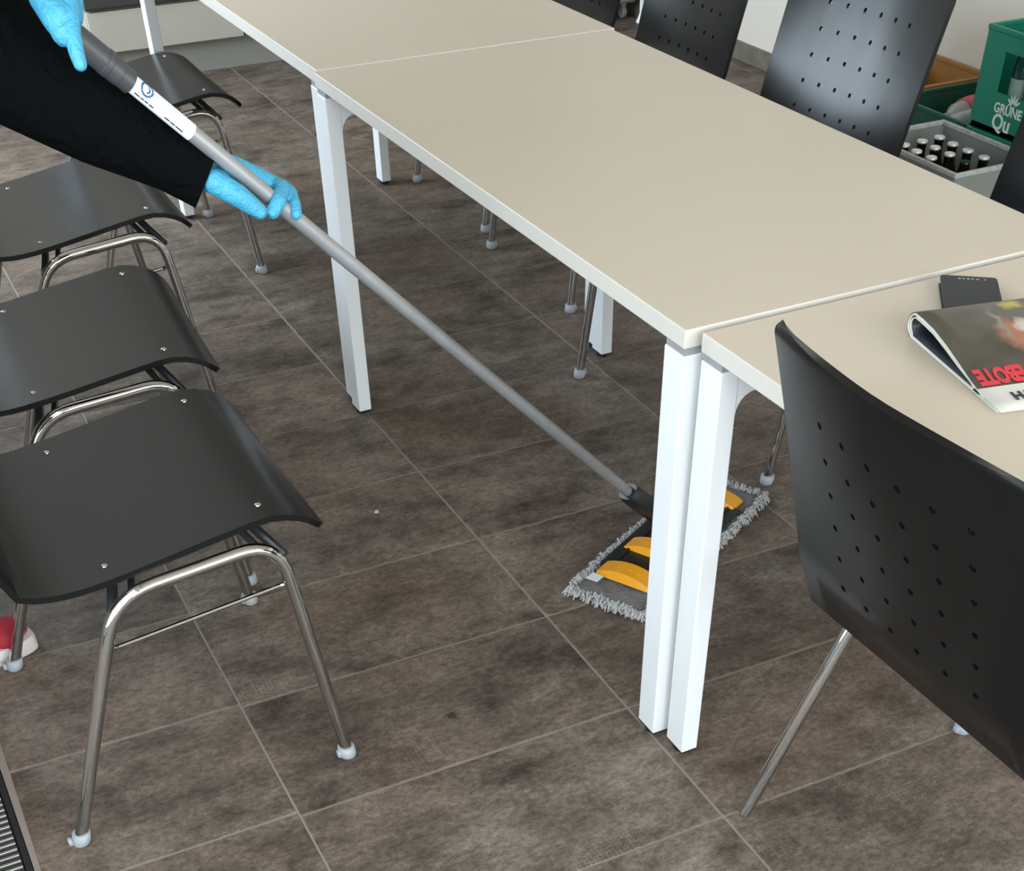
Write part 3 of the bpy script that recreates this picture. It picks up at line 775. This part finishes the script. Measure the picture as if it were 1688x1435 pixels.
# ------------------------------------------------------------------ cleaner (only arms and a shoe reach the picture)
SH_R, SH_L = V((-0.865, 0.69, 1.20)), V((-0.865, 1.02, 1.20))
EL_R = at(22, 108, 1.62); WR_R = at(352, 300, 1.735)
WR_L = at(92, -38, 1.46); EL_L = V((-0.745, 0.78, 1.265))
PELV = V((-1.20, 0.90, 0.92)); CHEST = V((-0.955, 0.86, 1.13)); NECK = V((-0.845, 0.855, 1.235)); HEAD = V((-0.745, 0.855, 1.345))
HIP_R, HIP_L = V((-1.205, 0.815, 0.90)), V((-1.205, 0.985, 0.90))
KN_R, KN_L = V((-1.145, 0.790, 0.50)), V((-1.225, 1.00, 0.50))
AN_R, AN_L = V((-1.115, 0.785, 0.095)), V((-1.29, 1.01, 0.095))
skin = blob('person', [
    (PELV, 0.105, CHEST, 0.110), (HIP_R, 0.075, HIP_L, 0.075), (CHEST, 0.10, NECK, 0.055), (SH_R, 0.045, SH_L, 0.045), (NECK, 0.052, HEAD, 0.055),
    (HEAD, 0.082, HEAD+V((0.022, 0, 0.045)), 0.088), (HEAD+V((0.052, 0, -0.040)), 0.045, HEAD+V((0.058, 0, -0.048)), 0.036),
    (HEAD+V((0.092, 0, 0.012)), 0.012, HEAD+V((0.112, 0, -0.012)), 0.015),
    (HEAD+V((-0.005, 0.084, 0.0)), 0.018, HEAD+V((-0.012, 0.088, 0.022)), 0.022), (HEAD+V((-0.005, -0.084, 0.0)), 0.018, HEAD+V((-0.012, -0.088, 0.022)), 0.022),
    (SH_R, 0.044, EL_R, 0.034), (EL_R, 0.034, EL_R.lerp(WR_R, 0.80), 0.020), (SH_L, 0.044, EL_L, 0.036), (EL_L, 0.034, WR_L, 0.022),
    (HIP_R, 0.078, KN_R, 0.050), (KN_R, 0.048, AN_R, 0.034), (HIP_L, 0.078, KN_L, 0.050), (KN_L, 0.048, AN_L, 0.034),
    (AN_R, 0.032, AN_R+V((0.12, 0.005, -0.055)), 0.024), (AN_L, 0.032, AN_L+V((0.12, 0.0, -0.055)), 0.024)], 0.009, 'skin', None, 4)
tag(skin, 'person in a black sweater, blue gloves and red shoes, bending forward to push the mop', 'person')
person = skin
# face
for s in (-1, 1):
    blob('eye', [(HEAD+V((0.092, s*0.031, 0.028)), 0.011, HEAD+V((0.093, s*0.031, 0.028)), 0.011)], 0.003, 'eye', person, 1)
blob('mouth', [(HEAD+V((0.094, -0.022, -0.044)), 0.006, HEAD+V((0.096, 0.022, -0.044)), 0.006)], 0.0025, 'lip', person, 1)
blob('hair', [(HEAD+V((-0.02, 0, 0.055)), 0.098, HEAD+V((0.022, 0, 0.072)), 0.088), (HEAD+V((-0.045, 0, 0.02)), 0.092, HEAD+V((-0.07, 0, -0.06)), 0.075)], 0.008, 'hair', person, 3)
FD = (WR_R-EL_R)
sw = blob('sweater', [
    (PELV+V((-0.0, 0, 0.03)), 0.150, CHEST, 0.158), (CHEST, 0.150, NECK+V((-0.02, 0, -0.02)), 0.085), (SH_R, 0.080, SH_L, 0.080), (PELV+V((0, -0.04, -0.02)), 0.135, PELV+V((0, 0.04, -0.02)), 0.135),
    (SH_R, 0.085, EL_R, 0.074), (EL_R, 0.074, EL_R+FD*0.40, 0.064), (EL_R+FD*0.40, 0.064, EL_R+FD*0.80, 0.044), (EL_R+FD*0.80, 0.045, EL_R+FD*1.12, 0.041),
    (SH_L, 0.080, EL_L, 0.066), (EL_L, 0.066, EL_L+(WR_L-EL_L)*0.72, 0.044)], 0.008, 'knit', person, 5)
bm = bmesh.new(); bm.from_mesh(sw.data)     # open hem at the right wrist
near_wrist = lambda v: (v.co-WR_R).length < 0.16
geo_ = [v for v in bm.verts if near_wrist(v)]; gs = set(geo_)
geo_ += [e for e in bm.edges if e.verts[0] in gs and e.verts[1] in gs]; geo_ += [f for f in bm.faces if all(v in gs for v in f.verts)]
bmesh.ops.bisect_plane(bm, geom=geo_, plane_co=EL_R+FD*0.965, plane_no=FD.normalized(), clear_outer=True)
bm.to_mesh(sw.data); bm.free()
blob('trousers', [(HIP_R+V((0, 0.02, 0.02)), 0.115, HIP_L+V((0, -0.02, 0.02)), 0.115), (HIP_R, 0.098, KN_R, 0.067), (KN_R, 0.067, AN_R+V((0, 0, 0.02)), 0.056),
    (HIP_L, 0.098, KN_L, 0.067), (KN_L, 0.067, AN_L+V((0, 0, 0.02)), 0.056)], 0.009, 'trouser', person, 4)
def shoe(heel, toe):
    heel, toe = V(heel), V(toe); d = (toe-heel); L_ = d.length; d.normalize(); s = V((-d.y, d.x, 0)); z = V((0, 0, 1))
    def q(a, b_, c): return heel + d*a*L_ + s*b_ + z*c
    sh = blob('shoe', [(q(0.10, 0, 0.055), 0.034, q(0.45, 0, 0.050), 0.036), (q(0.45, 0, 0.046), 0.037, q(0.80, 0.006, 0.036), 0.032), (q(0.80, -0.012, 0.034), 0.026, q(0.88, 0.014, 0.034), 0.026), (q(0.14, 0, 0.07), 0.036, q(0.22, 0, 0.105), 0.040)], 0.004, 'redshoe', person, 4)
    bm = bmesh.new(); pts = []
    for k in range(36):
        a = 2*PI*k/36; x = 0.5+0.5*math.cos(a); wv = (0.034+0.013*math.sin(PI*min(1, x*0.95))**1.0)*math.sin(a)
        wv = math.copysign(abs(math.sin(a))**0.6, math.sin(a))*(0.033+0.013*x); pts.append((x, wv))
    lo = [bm.verts.new(q(x, y, 0.0005)) for x, y in pts]; mi = [bm.verts.new(q(x, y*1.02, 0.022)) for x, y in pts]; hi = [bm.verts.new(q(0.5+(x-0.5)*0.97, y*0.93, 0.029)) for x, y in pts]
    for a, c in ((lo, mi), (mi, hi)):
        for k in range(36): bm.faces.new((a[k], a[(k+1) % 36], c[(k+1) % 36], c[k]))
    bm.faces.new(list(reversed(lo))); bm.faces.new(hi); bmesh.ops.recalc_face_normals(bm, faces=bm.faces)
    o = from_bm('sole', bm, 'sole', sh, True); auto(o); return sh
shoe((-1.155, 0.770, 0), (-0.895, 0.803, 0)); shoe((-1.335, 1.01, 0), (-1.075, 1.01, 0))
# right glove, palm up under the pole, thumb on the near side, fingers over the top
def pz(u, v):
    """distance of the pole along the view axis at the pixel nearest to it"""
    k = 0.80 + (483-u)/(483-364)*0.10; return 1.8013 - (k-0.80)*1.007
def gp(u, v, d): return at(u, v, pz(u, v)+d)      # d > 0 lies behind the pole
mp = 0.00086
glove = blob('glove', [
    (gp(336, 293, 0.044), 19*mp, gp(362, 301, 0.026), 20.5*mp), (gp(350, 272, 0.044), 16*mp, gp(384, 276, 0.030), 18*mp),             # wrist
    (gp(384, 276, 0.030), 18.5*mp, gp(425, 297, 0.026), 20*mp), (gp(372, 290, 0.034), 22*mp, gp(420, 306, 0.032), 20*mp), (gp(425, 297, 0.026), 20*mp, gp(458, 310, 0.018), 16.5*mp), (gp(420, 304, 0.032), 20*mp, gp(462, 320, 0.026), 15*mp),
    (gp(352, 299, 0.022), 19*mp, gp(392, 322, 0.004), 18*mp), (gp(392, 322, 0.002), 18*mp, gp(414, 338, -0.003), 15*mp), (gp(414, 338, -0.003), 14.5*mp, gp(428, 348, -0.006), 12.5*mp),   # thumb
    (gp(456, 308, 0.010), 15*mp, gp(465, 312, -0.006), 13.5*mp), (gp(465, 312, -0.006), 13.5*mp, gp(460, 331, -0.019), 12.5*mp), (gp(460, 331, -0.019), 12.5*mp, gp(450, 348, -0.012), 11.5*mp),  # index
    (gp(466, 310, 0.014), 14*mp, gp(478, 318, 0.002), 12.5*mp), (gp(478, 318, 0.002), 12.5*mp, gp(485, 338, -0.012), 11.5*mp), (gp(485, 338, -0.012), 11.5*mp, gp(488, 352, -0.017), 10*mp),    # middle
    (gp(470, 318, 0.026), 12*mp, gp(480, 334, 0.022), 11*mp), (gp(480, 334, 0.022), 11*mp, gp(480, 346, 0.014), 9*mp),                                                                   # ring, behind
    (gp(462, 322, 0.034), 11*mp, gp(468, 338, 0.032), 10*mp), (gp(468, 338, 0.032), 10*mp, gp(464, 346, 0.022), 9*mp)], 0.0016, 'glove', person, 2, 0.4)   # little finger
glove['label'] = 'blue nitrile glove'
# left glove at the top of the grip, seen from the back of the hand, one finger pointing down the grip
def gl(u, v, d): return at(u, v, 1.49+d)
mq = 0.00072
glove2 = blob('glove', [
    (gl(76, -40, 0.0), 36*mq, gl(82, -8, -0.01), 34*mq), (gl(78, -8, -0.02), 32*mq, gl(96, 28, -0.025), 28*mq), (gl(104, -6, -0.02), 26*mq, gl(112, 30, -0.022), 20*mq),
    (gl(95, 24, -0.025), 27*mq, gl(105, 52, -0.022), 22*mq), (gl(114, 30, -0.024), 17*mq, gl(120, 62, -0.024), 14*mq),
    (gl(120, 60, -0.024), 14*mq, gl(126, 86, -0.020), 13.2*mq), (gl(126, 86, -0.020), 13.2*mq, gl(132, 105, -0.016), 11.5*mq),      # pointing finger
    (gl(100, 52, -0.020), 14*mq, gl(103, 63, -0.006), 13*mq), (gl(103, 63, -0.006), 13*mq, gl(118, 60, 0.018), 9.5*mq),             # curled fingers
    (gl(98, 38, -0.010), 12*mq, gl(100, 52, 0.008), 11*mq), (gl(100, 52, 0.008), 11*mq, gl(110, 46, 0.028), 9*mq),
    (gl(92, 20, -0.004), 11*mq, gl(92, 36, 0.014), 10*mq), (gl(92, 36, 0.014), 10*mq, gl(102, 30, 0.034), 8.5*mq),
    (gl(122, 2, -0.01), 15*mq, gl(128, 28, 0.006), 10*mq), (gl(128, 28, 0.006), 10*mq, gl(124, 42, 0.022), 9*mq)], 0.0020, 'glove', person, 2, 0.5)     # thumb round the grip
glove2['label'] = 'blue nitrile glove'

# ------------------------------------------------------------------ things on the near table
nb = empty('notebook', (0.395, -0.102, H), math.radians(-37)); tag(nb, 'small closed black notebook lying behind the magazine on the near table', 'notebook')
def slab(name, x0, x1, y0, y1, z0, z1, r, mat, parent):
    bm = bmesh.new(); pts = []
    for cx_, cy_, a0 in ((x1-r, y1-r, 0), (x0+r, y1-r, PI/2), (x0+r, y0+r, PI), (x1-r, y0+r, 1.5*PI)):
        for k in range(5): pts.append((cx_+r*math.cos(a0+PI/2*k/4), cy_+r*math.sin(a0+PI/2*k/4)))
    lo = [bm.verts.new((x, y, z0)) for x, y in pts]; hi = [bm.verts.new((x, y, z1)) for x, y in pts]
    bm.faces.new(list(reversed(lo))); bm.faces.new(hi)
    for k in range(len(pts)): q = (k+1) % len(pts); bm.faces.new((lo[k], lo[q], hi[q], hi[k]))
    return from_bm(name, bm, mat, parent)
slab('pages', -0.031, 0.042, -0.055, 0.055, 0.002, 0.010, 0.004, 'notepages', nb)
slab('cover', -0.034, 0.044, -0.058, 0.058, 0.0, 0.002, 0.006, 'notebook', nb)
cv = slab('cover', -0.034, 0.044, -0.058, 0.058, 0.010, 0.0125, 0.006, 'notebook', nb)
box('spine', (0.0425, -0.050, 0.0), (0.0450, 0.050, 0.0122), 'notebook', nb, 0.001, 1)
for k, wd in enumerate((0.004, 0.003, 0.004, 0.003, 0.004)):
    box('lettering', (-0.010+k*0.0062, 0.046, 0.0124), (-0.010+k*0.0062+wd, 0.0495, 0.0128), 'silverink', cv)
box('lettering', (0.026, 0.0455, 0.0124), (0.028, 0.050, 0.0128), 'silverink', cv)
pn = empty('elastic_band', (0.318, -0.128, H), math.radians(-33)); tag(pn, 'short black strap end poking out beside the notebook', 'strap')
bm = bmesh.new(); bm_box(bm, (-0.018, -0.0035, 0.0), (0.03, 0.0035, 0.004), 0.001, 1); from_bm('strap', bm, 'rubber', pn)

# folded magazine: a loop of pages open at its left end
mg = empty('magazine', (0.253, -0.150, H), math.radians(-12)); tag(mg, 'folded glossy magazine with dark cover and red lettering, pages looped', 'magazine')
def loop_profile(off, vmax):
    """side profile from upper free edge over the loop to the lower free edge; y runs towards the free edge (-y)"""
    hl = 0.0165; R0 = hl-off; pts = []
    top = [(0.240, 0.0042), (0.215, 0.0046), (0.192, 0.0060), (0.165, 0.0105), (0.130, 0.0185), (0.095, 0.0260), (0.060, 0.0315), (0.030, 0.0330), (0.012, 0.0330)]
    for d, z in top: pts.append((min(d, vmax), z-off*min(1.0, max(0.15, (z-0.003)/0.018))))
    for k in range(1, 9):
        a = PI/2 + PI*k/9; pts.append((0.012 + R0*math.cos(a), hl + R0*math.sin(a)))
    for d in (0.012, 0.05, 0.10, 0.15, 0.19, 0.232): pts.append((min(d, vmax), off*0.35+0.0005))
    return pts
def sheet(name, off, u0, u1, mat, vmax=0.240):
    bm = bmesh.new(); uvl = bm.loops.layers.uv.new('UVMap'); pf = loop_profile(off, vmax); us = [u0+(u1-u0)*i/8 for i in range(9)]
    g = []
    for u in us: g.append([bm.verts.new((u, -d, z)) for d, z in pf])
    for i in range(8):
        for j in range(len(pf)-1):
            f = bm.faces.new((g[i][j], g[i+1][j], g[i+1][j+1], g[i][j+1]))
            for lp in f.loops: lp[uvl].uv = (lp.vert.co.x, -lp.vert.co.y)
    bmesh.ops.remove_doubles(bm, verts=bm.verts, dist=1e-6)
    bmesh.ops.recalc_face_normals(bm, faces=bm.faces)
    me = bpy.data.meshes.new(name); bm.to_mesh(me); bm.free()
    o = link(name, me, mat, mg, True); sd = o.modifiers.new('thickness', 'SOLIDIFY'); sd.thickness = 0.0005; sd.offset = 0
    return o
sheet('cover', 0.0, 0.0, 0.215, 'cover')
sheet('page', 0.0012, 0.0005, 0.215, 'paper', 0.234); sheet('page', 0.0026, -0.001, 0.215, 'paper', 0.200); sheet('page', 0.0040, 0.001, 0.214, 'darkpage', 0.185)
sheet('page', 0.0062, 0.0, 0.213, 'paper', 0.172); sheet('page', 0.0074, 0.002, 0.213, 'darkpage', 0.165)
def on_cover(u, v, up=0.0012):
    pf = sorted(loop_profile(0.0, 0.24)[:9])
    for (d0, z0), (d1, z1) in zip(pf, pf[1:]):
        if d0 <= v <= d1:
            t = (v-d0)/(d1-d0); return V((u, -v, z0+(z1-z0)*t+up))
    return V((u, -v, 0.005+up))
def cover_text(body, u, v, size, mat, sx, bold=0.0):
    """printed upside down as seen from the photographer: reads from the far side"""
    cu = bpy.data.curves.new('t', 'FONT'); cu.body = body; cu.size = size; cu.offset = bold; cu.extrude = 0.0002; cu.align_x = 'RIGHT'; cu.align_y = 'BOTTOM'; cu.resolution_u = 3
    o = bpy.data.objects.new('t', cu); col.objects.link(o); dg = bpy.context.evaluated_depsgraph_get(); dg.update()
    me = bpy.data.meshes.new_from_object(o.evaluated_get(dg)); bpy.data.objects.remove(o)
    for vx in me.vertices:
        q = on_cover(u - vx.co.x*sx, v + vx.co.y); vx.co = q + V((0, 0, vx.co.z))
    me.materials.clear(); return link('lettering', me, mat, mg)
cover_text('EBOTE', 0.008, 0.143, 0.040, 'redink', 0.56, 0.0020)
cover_text('TH', 0.034, 0.196, 0.024, 'ink', 0.85, 0.0010)

# ------------------------------------------------------------------ crates by the right wall
def crate(name, lo, hi, mat, label, wall=0.006, open_h=None, rim=0.010, inner_floor=0.02):
    x0, y0, z0 = lo; x1, y1, z1 = hi; cx_, cy_ = (x0+x1)/2, (y0+y1)/2
    t = empty(name, (cx_, cy_, z0)); tag(t, label, 'crate')
    hx, hy, hh = (x1-x0)/2, (y1-y0)/2, z1-z0
    box('base', (-hx, -hy, 0), (hx, hy, inner_floor), mat, t, 0.003, 1)
    for nm_, a, c in (('side', (-hx, -hy, 0.003), (-hx+wall, hy, hh)), ('side', (hx-wall, -hy, 0.003), (hx, hy, hh)), ('end', (-hx+wall, -hy, 0.003), (hx-wall, -hy+wall, hh)), ('end', (-hx+wall, hy-wall, 0.003), (hx-wall, hy, hh))):
        if open_h and nm_ == 'side' and a[0] < 0:
            zz0, zz1, ya, yb = open_h
            bm = bmesh.new()
            bm_box(bm, (a[0], a[1], a[2]), (c[0], c[1], zz0)); bm_box(bm, (a[0], a[1], zz1), (c[0], c[1], c[2]))
            bm_box(bm, (a[0], a[1], zz0), (c[0], ya, zz1)); bm_box(bm, (a[0], yb, zz0), (c[0], c[1], zz1)); from_bm('side', bm, mat, t)
        else: box(nm_, a, c, mat, t, 0.0015, 1)
    bm = bmesh.new(); e = rim
    for a, c in (((-hx-0.003, -hy-0.003, hh-e), (-hx+wall+0.002, hy+0.003, hh+0.003)), ((hx-wall-0.002, -hy-0.003, hh-e), (hx+0.003, hy+0.003, hh+0.003)),
                 ((-hx+wall, -hy-0.003, hh-e), (hx-wall, -hy+wall+0.002, hh+0.003)), ((-hx+wall, hy-wall-0.002, hh-e), (hx-wall, hy+0.003, hh+0.003))): bm_box(bm, a, c, 0.002, 1)
    from_bm('rim', bm, 'greyrim' if mat == 'greycrate' else mat, t)
    for sx_, sy_ in ((-1, -1), (-1, 1), (1, -1), (1, 1)):
        box('corner_post', (sx_*hx-0.006, sy_*hy-0.006, 0.004), (sx_*hx+0.006, sy_*hy+0.006, hh-0.012), mat, t, 0.003, 1, Matrix.Translation((-sx_*0.0056, -sy_*0.0056, 0)))
    return t
gc = crate('beverage_crate', (1.810, 1.405, 0.0), (2.105, 1.805, 0.262), 'greycrate', 'grey plastic crate of dark capped bottles on the floor')
BP = [(0.0, 0.0), (0.029, 0.0), (0.0305, 0.004), (0.0305, 0.135), (0.028, 0.160), (0.016, 0.195), (0.0135, 0.215), (0.0135, 0.232), (0.0145, 0.234), (0.0145, 0.240), (0.012, 0.243)]
CP = [(0.0158, 0.0), (0.0165, 0.003), (0.0150, 0.0065), (0.011, 0.008), (0.001, 0.008)]
def bottle(name, x, y, z, mat, label, group, cap=True, lab=None, prof=BP, cat='bottle'):
    t = empty(name, (x, y, z)); tag(t, label, cat, group)
    lathe('body', prof, mat, t, 14)
    if cap:
        bm = bmesh.new(); bm_lathe(bm, CP, 21, Matrix.Translation((0, 0, prof[-1][1]-0.004)))
        k = 0
        for v in bm.verts:
            if v.co.z < prof[-1][1]-0.0015:
                a = math.atan2(v.co.y, v.co.x); s = 1 + 0.05*math.cos(a*10.5); v.co.x *= s; v.co.y *= s
        from_bm('cap', bm, 'cap', t, True)
    if lab:
        bm = bmesh.new(); bm_lathe(bm, [(0.0308, 0.05), (0.0309, 0.051), (0.0309, 0.12), (0.0308, 0.121)], 14); from_bm('label', bm, lab, t, True)
    return t
names = {0: 'first', 1: 'second', 2: 'third', 3: 'fourth'}
BS = [(1.846, 1.483, 1), (1.912, 1.483, 0), (1.979, 1.483, 1), (1.846, 1.551, 1), (1.912, 1.551, 1), (1.979, 1.551, 1), (1.846, 1.616, 1), (1.914, 1.616, 1), (1.981, 1.617, 1), (1.852, 1.677, 1), (1.920, 1.680, 1), (1.988, 1.684, 1), (1.855, 1.745, 1)]
for x, y, cp in BS:
    if (x, y) == (1.846, 1.483): continue
    row = {1.483: 'nearest row', 1.551: 'second row', 1.616: 'third row', 1.617: 'third row', 1.677: 'fourth row', 1.68: 'fourth row', 1.684: 'fourth row', 1.745: 'last row'}[y]
    cl = 'left' if x < 1.88 else ('middle' if x < 1.95 else 'right')
    lb = 'dark brown bottle, silver cap, %s column, %s of the grey crate' % (cl, row) if cp else 'dark brown bottle without a cap at the near corner of the grey crate'
    bottle('bottle', x, y, 0.020, 'bottle', lb, 'bottles in the grey crate', bool(cp))
# green crates
crate('beverage_crate', (2.130, 1.325, 0.0), (2.430, 1.725, 0.262), 'green', 'lower green crate supporting the lettered green crate', open_h=(0.16, 0.225, -0.09, 0.09))
bgc = crate('beverage_crate', (2.130, 1.325, 0.266), (2.430, 1.725, 0.521), 'green', 'upper bright green mineral water crate with pale lettering', open_h=(0.105, 0.205, -0.12, 0.120))
# lettering on the side that faces the tables: local -x face, reading towards -y
def face_text(body, y, z, size, bold=0.0, sx=1.0):
    mm = Matrix(((0, 0, -1, -0.1512), (-1, 0, 0, y), (0, 1, 0, z), (0, 0, 0, 1)))
    return text_mesh('lettering', body, size, 'print', mm, bgc, 0.0004, bold, sx)
face_text('GRÜNE', 0.112, 0.052, 0.034, 0.0008, 1.0)
face_text('Qu', 0.108, 0.006, 0.056, 0.0012, 1.0)
bm = bmesh.new()
for k in range(5):      # crown of five leaves over the lettering
    a = math.radians(-56 + 28*k); ctr = V((0.0, 0.0)); pts = []
    for i in range(9):
        t = i/8; pts.append((0.006+0.024*t, 0.0036*math.sin(PI*t)**0.7))
    poly = pts + [(q, -r) for q, r in reversed(pts[1:-1])]
    vsx = []
    for q, r in poly:
        yy_ = q*math.sin(a) + r*math.cos(a); zz_ = q*math.cos(a) - r*math.sin(a)
        vsx.append(bm.verts.new((-0.1515, 0.040-yy_, 0.084+zz_)))
    bm.faces.new(vsx)
bm_box(bm, (-0.1517, 0.033, 0.080), (-0.1511, 0.047, 0.084))
from_bm('crown_emblem', bm, 'print', bgc)
for i, y in enumerate((1.40, 1.47, 1.54, 1.61, 1.655)):
    if i == 4: continue
    bottle('bottle', 2.185, y, 0.287, 'gbottle', 'dark green bottle, number %s from the right, behind the handle opening' % ('one', 'two', 'three', 'four')[i], 'bottles in the lettered green crate', True, 'blabel')
lgc = crate('beverage_crate', (2.152, 1.738, 0.0), (2.560, 2.095, 0.256), 'darkgreen', 'low dark green crate holding crumpled clear plastic bottles')
PP = [(0.0, 0.0), (0.026, 0.0), (0.031, 0.008), (0.029, 0.02), (0.0315, 0.035), (0.0295, 0.05), (0.0315, 0.065), (0.030, 0.10), (0.0315, 0.14), (0.026, 0.165), (0.013, 0.195), (0.011, 0.205), (0.0135, 0.207), (0.0135, 0.218), (0.001, 0.219)]
def petbottle(loc, axis, lab, label):
    t = empty('plastic_bottle', loc); t.rotation_mode = 'QUATERNION'; t.rotation_quaternion = V(axis).to_track_quat('Z', 'Y'); tag(t, label, 'bottle', 'plastic bottles in the dark green crate')
    bm = bmesh.new(); bm_lathe(bm, PP, 18)
    for v in bm.verts:
        k = 1 + 0.16*noise.noise(v.co*38 + V((loc[0]*9, 0, loc[1]*7))); v.co.x *= k; v.co.y *= k
    from_bm('body', bm, 'pet', t, True)
    if lab:
        bm = bmesh.new(); bm_lathe(bm, [(0.0345, 0.040), (0.0348, 0.041), (0.0348, 0.105), (0.0345, 0.106)], 18); from_bm('label', bm, lab, t, True)
petbottle((2.465, 2.045, 0.205), (-0.92, -0.36, 0.02), 'pinklabel', 'clear plastic bottle with a pink label lying on top')
petbottle((2.420, 1.960, 0.200), (-0.95, -0.20, 0.0), None, 'clear crumpled plastic bottle beside the pink labelled one, no label')
petbottle((2.190, 1.860, 0.130), (0.75, 0.6, 0.05), None, 'clear crumpled plastic bottle half hidden by the near rim of the dark green crate')
petbottle((2.500, 2.000, 0.125), (-0.9, -0.3, 0.0), None, 'clear crumpled plastic bottle underneath the pink labelled one')
crate('storage_crate', (2.200, 2.115, 0.0), (2.578, 2.480, 0.258), 'orange', 'empty orange brown crate against the wall behind the green crates', wall=0.010)

# ------------------------------------------------------------------ kitchen unit at the far wall
ku = empty('kitchen_unit', (1.1, 4.78, 0)); tag(ku, 'low white kitchen unit with dark fronts and recessed plinth at the far wall', 'cabinet')
KX0, KX1 = -0.96, 1.05
box('plinth', (KX0, -0.285, 0.0), (KX1, 0.28, 0.108), 'plinth', ku)
box('body', (KX0, -0.30, 0.108), (KX1, 0.33, 0.86), 'cab', ku, 0.001, 1)
for x0 in (KX0, KX0+0.67, KX0+1.34):
    box('drawer', (x0+0.003, -0.32, 0.110), (x0+0.665, -0.301, 0.246), 'cab', ku, 0.0015, 1)
    d_ = box('oven_front', (x0+0.003, -0.322, 0.256), (x0+0.665, -0.301, 0.80), 'oven', ku, 0.002, 1)
    box('edge_trim', (x0+0.003, -0.328, 0.254), (x0+0.665, -0.302, 0.260), 'trench', d_, 0.001, 1)
    tube('handle', fillet([(x0+0.10, -0.322, 0.74), (x0+0.10, -0.355, 0.74), (x0+0.56, -0.355, 0.74), (x0+0.56, -0.322, 0.74)], 0.012, 4), 0.006, 'chrome', d_, 10)
box('hinge_bumper', (0.607-0.955, -0.327, 0.113), (0.613-0.955, -0.319, 0.127), 'trench', ku)
box('worktop', (KX0-0.01, -0.335, 0.86), (KX1+0.01, 0.335, 0.90), 'counter', ku, 0.004, 2)
# grey pedestal on castors and white pipe in the far right corner
pd = empty('rolling_pedestal', (2.36, 4.62, 0)); tag(pd, 'grey rolling pedestal with castors in the far corner', 'pedestal')
box('body', (-0.20, -0.24, 0.065), (0.20, 0.24, 0.58), 'trolley', pd, 0.004, 2)
for k in range(3): box('drawer', (-0.195, -0.256, 0.075+k*0.168), (0.195, -0.241, 0.235+k*0.168), 'trolley', pd, 0.003, 1)
for sx_, sy_ in ((-1, -1), (1, -1), (-1, 1), (1, 1)):
    bm = bmesh.new(); bm_lathe(bm, [(0.022, -0.010), (0.025, -0.007), (0.025, 0.007), (0.022, 0.010)], 16, Matrix.Translation((sx_*0.16, sy_*0.20, 0.025)) @ Matrix.Rotation(PI/2, 4, 'Y'))
    bm_box(bm, (sx_*0.16-0.012, sy_*0.20-0.012, 0.045), (sx_*0.16+0.012, sy_*0.20+0.012, 0.066), 0.002, 1)
    from_bm('castor', bm, 'trolley', pd)
pp = empty('heating_pipe', (2.555, 4.31, 0)); tag(pp, 'slim white vertical pipe standing by the far right corner', 'pipe')
tube('pipe', [(0, 0, 0.03), (0, 0, 1.2), (0, 0, ZC)], 0.010, 'white', pp, 12)
lathe('floor_rosette', [(0.024, 0.0006), (0.024, 0.006), (0.012, 0.030), (0.0115, 0.034)], 'white', pp, 16)

# ------------------------------------------------------------------ crumbs on the floor
def crumb(p, s, mat, label):
    bm = bmesh.new(); bmesh.ops.create_icosphere(bm, subdivisions=2, radius=s)
    for v in bm.verts:
        v.co *= 1 + 0.5*noise.noise(v.co*300 + V(p)); v.co.z *= 0.45; v.co.z += s*0.45
    o = from_bm('crumb', bm, mat); o.location = p; tag(o, label, 'crumb'); return o
crumb((-0.135, 0.935, 0.0), 0.005, 'crumb', 'tiny white crumb on the floor tiles left of the mop handle')
crumb((-0.285, 0.222, 0.0), 0.007, 'dirt', 'tiny dark speck of dirt on the floor between chair and table leg')
